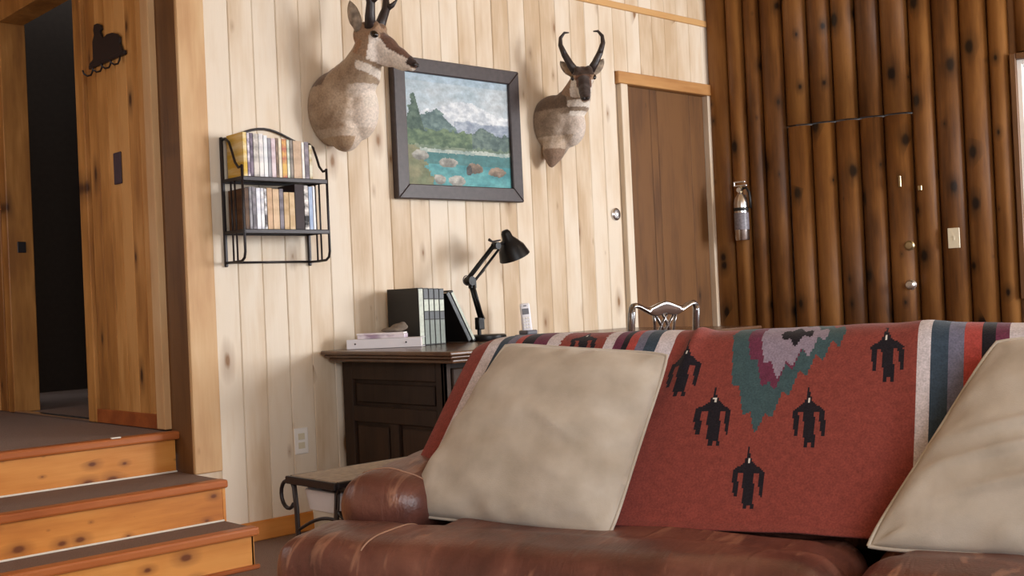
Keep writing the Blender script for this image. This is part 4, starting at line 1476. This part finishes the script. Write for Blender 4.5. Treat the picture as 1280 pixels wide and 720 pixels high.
def arm(s0, s1):
    mb = MB()
    sc = (s0 + s1) / 2
    w = (s1 - s0) / 2
    # padded roll on a panel
    n = 14
    for i in range(n + 1):
        f = i / n
        t = -0.86 - 0.50 * f
        z = 0.500 + 0.030 * f
        mb.ball((sc, -t, z), (w + 0.004, 0.085, 0.094), SFM, 3)
    rbox(mb, s0 + 0.025, s1 - 0.025, -1.42, -0.80, 0.10, 0.52, 0.03)
    bm = blob(mb, 0.012, 8, 0.5)
    bm.normal_update()
    for v in bm.verts:
        loc = SFM.inverted() @ v.co
        v.co += v.normal * 0.006 * noise.noise(Vector((loc.x * 12, loc.y * 16, loc.z * 12)))
    return obj('arm', bm, MAT['leather'], so, True)


arm1 = arm(2.425, 2.680)
arm(4.730, 4.965)
bk = MB()
rbox(bk, 2.64, 4.80, -1.52, -1.30, 0.28, 0.835, 0.05)
obj('back', bk, MAT['leather'], so, auto=50)


def back_cushion(s0, s1):
    mb = MB()
    # leaning slab: cross-section in (t, z) extruded along s
    n = 9
    for i in range(n + 1):
        f = i / n
        t = -1.065 - 0.225 * f
        z = 0.46 + 0.335 * f
        rbox(mb, s0, s1, t - 0.10, t + 0.075, z - 0.04, z + 0.055, 0.035)
    return obj('back_cushion', blob(mb, 0.016, 10, 0.5), MAT['leather'], so, True)


back_cushion(2.66, 3.71)
back_cushion(3.73, 4.78)


def on_surface(o, pts):
    """drops a polyline given in (s, t) onto the cushion and returns world points"""
    r = root_of(o).matrix_basis
    bm = bmesh.new()
    bm.from_mesh(o.data)
    bmesh.ops.transform(bm, matrix=r, verts=bm.verts)
    tree = BVHTree.FromBMesh(bm)
    out = []
    for a, b in zip(pts, pts[1:]):
        for i in range(10):
            f = i / 10
            p = sw(a[0] + (b[0] - a[0]) * f, a[1] + (b[1] - a[1]) * f, 1.2)
            hit = tree.ray_cast(p, Vector((0, 0, -1)))
            if hit[0] is not None:
                out.append(hit[0] + Vector((0, 0, 0.0005)))
    bm.free()
    return out


thread = plain('pale_stitching', L((168, 130, 108)), 0.6, var=0.1)
pts = on_surface(cush1, [(2.70, -0.82), (2.705, -0.72), (2.69, -0.62), (2.68, -0.55)])
if len(pts) > 3:
    obj('seam', MB().tube(pts, 0.0022, 6), thread, cush1, True)
pts = on_surface(arm1, [(2.475, -0.875), (2.53, -0.862), (2.60, -0.868), (2.665, -0.885)])
if len(pts) > 3:
    obj('seam', MB().tube(pts, 0.0022, 6), thread, arm1, True)

# ------------------------------------------------------------------ woven blanket over the sofa back
RED, WHITE, BLACK = (136, 67, 59), (206, 198, 202), (36, 32, 38)
NAVY, SLATE, MAROON, TEAL, GREY, ROSE = (60, 74, 88), (112, 112, 132), (106, 52, 74), (66, 88, 92), (146, 134, 150), (170, 74, 68)
bands = [(2.610, RED), (2.668, WHITE), (2.705, NAVY), (2.728, SLATE), (2.751, ROSE), (2.773, BLACK), (2.808, MAROON), (2.848, WHITE), (2.886, RED), (3.010, WHITE), (3.039, MAROON), (3.063, BLACK), (3.081, ROSE), (3.102, SLATE), (3.128, NAVY), (3.158, WHITE), (3.198, RED),
         (3.778, WHITE), (3.808, NAVY), (3.842, SLATE), (3.876, ROSE), (3.910, BLACK), (3.938, MAROON), (3.966, WHITE), (3.998, RED), (4.12, WHITE), (4.15, MAROON), (4.19, BLACK), (4.22, ROSE), (4.25, SLATE), (4.29, NAVY), (4.33, WHITE), (4.37, RED), (9, RED)]


def interp(tab, x):
    if x <= tab[0][0]:
        return tab[0][1]
    for (a, va), (b, vb) in zip(tab, tab[1:]):
        if x <= b:
            return va + (vb - va) * (x - a) / (b - a)
    return tab[-1][1]


def saw(s, per):
    f = (s / per) % 1.0
    return abs(f * 2 - 1)


def motif(s, v):
    av = abs(v + 0.02)      # mirrored about the crest
    k = saw(s, 0.034) * 0.040
    teal = interp([(3.335, -0.06), (3.350, 0.02), (3.362, 0.10), (3.395, 0.18), (3.425, 0.235), (3.445, 0.235), (3.483, 0.17), (3.52, 0.105), (3.56, 0.055), (3.60, 0.012), (3.65, -0.06)], s)
    mar = interp([(3.372, -0.06), (3.392, 0.02), (3.420, 0.085), (3.447, 0.135), (3.460, 0.135), (3.490, 0.082), (3.535, 0.03), (3.60, -0.06)], s)
    gre = interp([(3.400, -0.06), (3.425, 0.03), (3.455, 0.088), (3.476, 0.094), (3.505, 0.052), (3.545, 0.028), (3.592, -0.05)], s)
    bla = interp([(3.448, -0.05), (3.476, 0.012), (3.500, 0.022), (3.532, 0.0), (3.562, -0.05)], s)
    if av < bla + k * 0.5:
        return BLACK
    if av < gre + k:
        return GREY
    if av < mar + k:
        return MAROON
    if av < teal + k:
        return TEAL
    return None


def bird(s, v, s0, v0, sx=1.0):
    x = (s - s0) / sx - 0.09 * (v - v0 - 0.07)
    y = v - v0
    ax = abs(x)
    if y < -0.012 or y > 0.140:
        return None
    if abs(y - 0.023) < 0.006 and ax < 0.0022:
        return (226, 222, 214)
    if y < 0.006:
        return BLACK if ax < 0.0022 else None
    if y < 0.030 and ax < 0.003 + 0.34 * (y - 0.006):
        return BLACK
    if 0.028 <= y < 0.054 and ax < 0.011 + 1.25 * (y - 0.028) and ax < 0.0365:
        return BLACK
    if 0.05 <= y < 0.130 and ax < 0.0125 - 0.02 * max(0, y - 0.1):
        return BLACK
    if 0.130 <= y and 0.004 < ax < 0.012:
        return BLACK
    if 0.048 <= y < 0.112 and abs(ax - 0.0295) < 0.0062 * (1.0 - 0.5 * max(0, (y - 0.08) / 0.032)):
        return BLACK
    return None


BIRDS = [(3.336, 0.148), (3.553, 0.148), (3.432, 0.302), (3.714, -0.018), (3.252, 0.018), (2.95, -0.07), (3.45, -0.42), (3.55, -0.30), (3.33, -0.30)]


def blanket_col(s, v):
    wig = 0.0005 * math.sin(v * 400)
    c = RED
    for (a, ca), (b, cb) in zip(bands, bands[1:]):
        if a <= s + wig < b:
            c = ca
            break
    if 3.2 < s < 3.775:
        m_ = motif(s, v)
        if m_:
            c = m_
    if c == RED:
        for s0, v0 in BIRDS:
            if abs(s - s0) < 0.06:
                b = bird(s, v, s0, v0)
                if b:
                    c = b
    n_ = noise.noise(Vector((s * 60, v * 60, 0)))
    k = 1 + 0.07 * n_
    return L(tuple(min(255, q * k) for q in c))


# profile of the back from the front hem up over the crest and down behind (t, z, v)
prof_pts = [(-0.905, 0.470), (-0.940, 0.490), (-1.190, 0.855), (-1.225, 0.884), (-1.290, 0.894), (-1.400, 0.884), (-1.500, 0.868), (-1.540, 0.830), (-1.548, 0.76), (-1.548, 0.50)]


def smooth_poly(pts, it=3):
    for _ in range(it):
        out = [pts[0]]
        for a, b in zip(pts, pts[1:]):
            out.append((a[0] * .75 + b[0] * .25, a[1] * .75 + b[1] * .25))
            out.append((a[0] * .25 + b[0] * .75, a[1] * .25 + b[1] * .75))
        out.append(pts[-1])
        pts = out
    return pts


prof = smooth_poly(prof_pts)
cum = [0.0]
for a, b in zip(prof, prof[1:]):
    cum.append(cum[-1] + math.hypot(b[0] - a[0], b[1] - a[1]))
LEN = cum[-1]
VH = 0.502    # the hem sits at v = VH; v falls towards the crest
CREST = 0.520


def prof_at(d):
    for i in range(len(cum) - 1):
        if d <= cum[i + 1]:
            f = (d - cum[i]) / (cum[i + 1] - cum[i])
            a, b = prof[i], prof[i + 1]
            tx, tz = b[0] - a[0], b[1] - a[1]
            l = math.hypot(tx, tz)
            return a[0] + tx * f, a[1] + tz * f, -tz / l * -1, tx / l * -1
    a, b = prof[-2], prof[-1]
    return b[0], b[1], 1, 0


S0B, S1B = 2.612, 4.45
NU, NV = 460, 290


def blanket_pos(u, q):
    d = LEN * q
    s = S0B + (S1B - S0B) * u
    t, z, _, _ = prof_at(d)
    # outward normal of the profile: front face looks to +t and +z
    t2, z2, _, _ = prof_at(min(LEN, d + 0.01))
    tx, tz = t2 - t, z2 - z
    l = math.hypot(tx, tz) or 1
    nt_, nz_ = tz / l, -tx / l
    v = VH - d
    w = 0.0
    # sagging folds
    w += 0.016 * math.exp(-((s - 3.255 + 0.10 * max(0, v)) / 0.018) ** 2) * math.exp(-(v / 0.10) ** 2)
    w -= 0.014 * math.exp(-((s - 3.215 + 0.05 * v) / 0.03) ** 2) * math.exp(-((v - 0.10) / 0.12) ** 2)
    w += 0.014 * math.exp(-((s - 3.79 + 0.05 * v) / 0.05) ** 2) * math.exp(-((v - 0.02) / 0.16) ** 2)
    w -= 0.010 * math.exp(-((s - 3.735) / 0.03) ** 2) * math.exp(-((v - 0.3) / 0.15) ** 2)
    w += 0.010 * noise.noise(Vector((s * 3.0, v * 2.0, 4.2))) + 0.004 * noise.noise(Vector((s * 11.0, v * 3.5, 9.2)))
    edge = max(0.0, (2.70 - s) / 0.09)
    drop = 0.020 * edge * edge
    t3, z3 = t + nt_ * (w + 0.006), z + nz_ * (w + 0.006) - drop * (1.0 if z > 0.6 else 0.3)
    s -= 0.20 * max(0.0, v) * max(0.0, min(1.0, (3.34 - s) / 0.12))
    return sw(s, t3 - drop * 0.5, max(z3, 0.472 if d < 0.05 else 0.0))


me = grid_cells(blanket_pos, lambda u, q: blanket_col(S0B + (S1B - S0B) * u, VH - LEN * q), NU, NV, 'blanket')
bl_o = obj_me('throw_blanket', me, MAT['wool'], None, True)
sm = bl_o.modifiers.new('thick', 'SOLIDIFY')
sm.thickness = 0.005
sm.offset = -1
tag(bl_o, 'red woven blanket with striped ends, dark birds and a zigzag diamond over the sofa back', 'blanket')

# ------------------------------------------------------------------ pillows
def pillow(label, corners, thick, seed, front_pref):
    """corners: BL, BR, TR, TL (world) of the seam plane"""
    BL, BR, TR, TL = [Vector(c_) for c_ in corners]
    nrm = ((BR - BL).cross(TL - BL)).normalized()
    if nrm.dot(front_pref) < 0:
        nrm = -nrm
    t = thing('cushion', label, 'pillow', tuple((BL + BR) / 2), 0.0, 'cream cushions on the sofa')
    n = 56
    bm = bmesh.new()
    grids = []
    for side in (1, -1):
        rows = []
        for j in range(n + 1):
            row = []
            for i in range(n + 1):
                a = i / n * 2 - 1
                b = j / n * 2 - 1
                # edges bow inwards a little between the pointed corners
                aa = a * (1 - 0.014 * (1 - b * b) - 0.030 * (a * a * b * b) ** 3)
                bb = b * (1 - 0.014 * (1 - a * a) - 0.030 * (a * a * b * b) ** 3)
                u, v = (aa + 1) / 2, (bb + 1) / 2
                p = BL * (1 - u) * (1 - v) + BR * u * (1 - v) + TR * u * v + TL * (1 - u) * v
                h = thick * (max(0, 1 - abs(a) ** 2.6) ** 0.62) * (max(0, 1 - abs(b) ** 2.6) ** 0.62)
                e = max(abs(a), abs(b))
                h *= 1 + 0.10 * noise.noise(Vector((a * 1.6 + seed, b * 1.6, side)))
                if side == 1:
                    # soft creases
                    q = b + 0.55 * a
                    h += 0.007 * math.exp(-((q - 0.15) / 0.05) ** 2) * math.exp(-((a - 0.35) / 0.30) ** 2) * (1 if seed < 5 else 0.3)
                    h += 0.010 * noise.noise(Vector((a * 2.2 + seed, b * 4.5 + a, 2.0))) * (1 - e ** 4)
                    if seed > 5:
                        for kk, (b0, a0) in enumerate(((0.05, -0.35), (-0.22, -0.45), (-0.45, -0.1))):
                            h += 0.013 * math.exp(-((b - b0 - 0.25 * (a - a0)) / 0.045) ** 2) * math.exp(-((a - a0) / 0.45) ** 2)
                    # gathers along the seam
                    g = math.sin(a * 13 + seed * 2 + 1.5 * math.sin(a * 5)) if abs(b) > abs(a) else math.sin(b * 12 + seed + math.sin(b * 4))
                    h += 0.006 * g * math.exp(-((e - 0.90) / 0.07) ** 2)
                row.append(bm.verts.new(p + nrm * (h if side == 1 else -0.55 * h)))
            rows.append(row)
        grids.append(rows)
        for j in range(n):
            for i in range(n):
                q = (rows[j][i], rows[j][i + 1], rows[j + 1][i + 1], rows[j + 1][i])
                bm.faces.new(q if side == 1 else tuple(reversed(q)))
    bmesh.ops.remove_doubles(bm, verts=bm.verts, dist=0.0008)
    rim = []
    def P(a, b):
        aa = a * (1 - 0.014 * (1 - b * b) - 0.030 * (a * a * b * b) ** 3)
        bb = b * (1 - 0.014 * (1 - a * a) - 0.030 * (a * a * b * b) ** 3)
        u, v = (aa + 1) / 2, (bb + 1) / 2
        return BL * (1 - u) * (1 - v) + BR * u * (1 - v) + TR * u * v + TL * (1 - u) * v
    m_ = 24
    for k in range(m_):
        rim.append(P(-1 + 2 * k / m_, -1))
    for k in range(m_):
        rim.append(P(1, -1 + 2 * k / m_))
    for k in range(m_):
        rim.append(P(1 - 2 * k / m_, 1))
    for k in range(m_):
        rim.append(P(-1, 1 - 2 * k / m_))
    rim.append(rim[0])
    body = obj('cover', bm, MAT['pillow'], t, True)
    obj('piping', MB().tube(rim, 0.0042, 6, caps=False), MAT['pillow'], t, True)
    return t


toCam = Vector((-0.6, -0.75, 0.3))
pillow('cream cushion leaning on the left end of the striped blanket',
       [sw(2.575, -0.870, 0.478), sw(3.168, -0.810, 0.462), sw(3.232, -1.075, 0.852), sw(2.785, -1.085, 0.886)], 0.088, 1.3, toCam)
pillow('cream cushion cut off by the right edge, beside the white stripe',
       [sw(3.700, -0.820, 0.470), sw(4.31, -0.800, 0.475), sw(4.50, -1.060, 0.90), sw(3.945, -1.070, 0.868)], 0.085, 8.7, toCam)

# ------------------------------------------------------------------ end table and bin
et = thing('end_table', 'iron end table with scrolled legs and stone top beside the sofa arm', 'table', (1.97, -1.66, 0))
TX0, TX1, TY0, TY1, TZ = 1.735, 2.215, -1.795, -1.545, 0.520
obj('table_top', MB().box((TX0 + 0.012, TY0 + 0.012, TZ - 0.014), (TX1 - 0.012, TY1 - 0.012, TZ + 0.001), bev=0.003), MAT['stone'], et)
fr = MB()
fr.box((TX0, TY0, TZ - 0.022), (TX0 + 0.014, TY1, TZ), bev=0.003).box((TX1 - 0.014, TY0, TZ - 0.022), (TX1, TY1, TZ), bev=0.003)
fr.box((TX0 + 0.014, TY0, TZ - 0.022), (TX1 - 0.014, TY0 + 0.014, TZ), bev=0.003).box((TX0 + 0.014, TY1 - 0.014, TZ - 0.022), (TX1 - 0.014, TY1, TZ), bev=0.003)
obj('top_frame', fr, MAT['iron'], et)
for X, sx in ((TX0 + 0.02, -1), (TX1 - 0.02, 1)):
    for Y, sy in ((TY1 - 0.015, 1), (TY0 + 0.015, -1)):
        lg = MB()
        lg.tube([(X, Y, TZ - 0.018), (X, Y - sy * 0.010, 0.42), (X, Y - sy * 0.014, 0.30), (X, Y - sy * 0.004, 0.15), (X, Y + sy * 0.015, 0.0)], 0.011, 8, flat=0.5)
        l = obj('leg', lg, MAT['iron_soft'], et, True)
        # scroll that curls outward under the top
        cyc = []
        for k in range(15):
            a = math.pi * 0.5 + k / 14 * math.pi * 1.45
            r_ = 0.036 * (1 - 0.25 * k / 14)
            cyc.append((X + sx * 0.0, Y + sy * (0.014 - r_ * math.cos(a) * 1.0 * 1.0 + 0.006), TZ - 0.055 + r_ * 1.05 * math.sin(a)))
        sc_ = [(X, Y - sy * 0.004, TZ - 0.075), (X, Y + sy * 0.001, TZ - 0.035), (X, Y + sy * 0.012, TZ - 0.018)] + [(X, Y + sy * (0.034 + 0.036 * math.sin(a_)), TZ - 0.058 + 0.040 * math.cos(a_)) for a_ in [-0.25 + k * 0.36 for k in range(13)]]
        obj('scroll', MB().tube(sc_, 0.0058, 8), MAT['iron'], l, True)
obj('stretcher', MB().tube([(TX0 + 0.02, TY1 - 0.02 - 0.22 * k / 12, 0.36 + 0.055 * math.sin(math.pi * (k / 12) * 0.62)) for k in range(13)], 0.005, 8), MAT['iron'], et, True)

bn = thing('waste_bin', 'white plastic bin with a wide rim under the end table', 'bin', (1.895, -1.67, 0))
Mb = Matrix.Translation((1.895, -1.668, 0))


def bin_ring(w, d, z):
    r_ = 0.03
    out = []
    for cx_, cy_, a0 in ((w - r_, d - r_, 0), (-w + r_, d - r_, 90), (-w + r_, -d + r_, 180), (w - r_, -d + r_, 270)):
        for k in range(5):
            a = math.radians(a0 + k * 22.5)
            out.append(Mb @ Vector((cx_ + r_ * math.cos(a), cy_ + r_ * math.sin(a), z)))
    return out


def loft(rings, cap0=True, cap1=False):
    m = MB()
    vs = [[m.bm.verts.new(p) for p in r_] for r_ in rings]
    n_ = len(vs[0])
    for a, b in zip(vs, vs[1:]):
        for j in range(n_):
            m.bm.faces.new((a[j], a[(j + 1) % n_], b[(j + 1) % n_], b[j]))
    if cap0:
        m.bm.faces.new(list(reversed(vs[0])))
    if cap1:
        m.bm.faces.new(vs[-1])
    return m


obj('body', loft([bin_ring(0.092, 0.062, 0.002), bin_ring(0.114, 0.078, 0.43), bin_ring(0.110, 0.074, 0.43), bin_ring(0.089, 0.059, 0.012)], True, True), MAT['ivory2'] if 'ivory2' in MAT else MAT.setdefault('ivory2', plain('warm_white_plastic', L((224, 218, 206)), 0.45, var=0.02)), bn, auto=40)
obj('rim', loft([bin_ring(0.120, 0.084, 0.425), bin_ring(0.128, 0.092, 0.482), bin_ring(0.122, 0.086, 0.484), bin_ring(0.113, 0.077, 0.425)], False, False), MAT['white_plastic'], bn, auto=40)
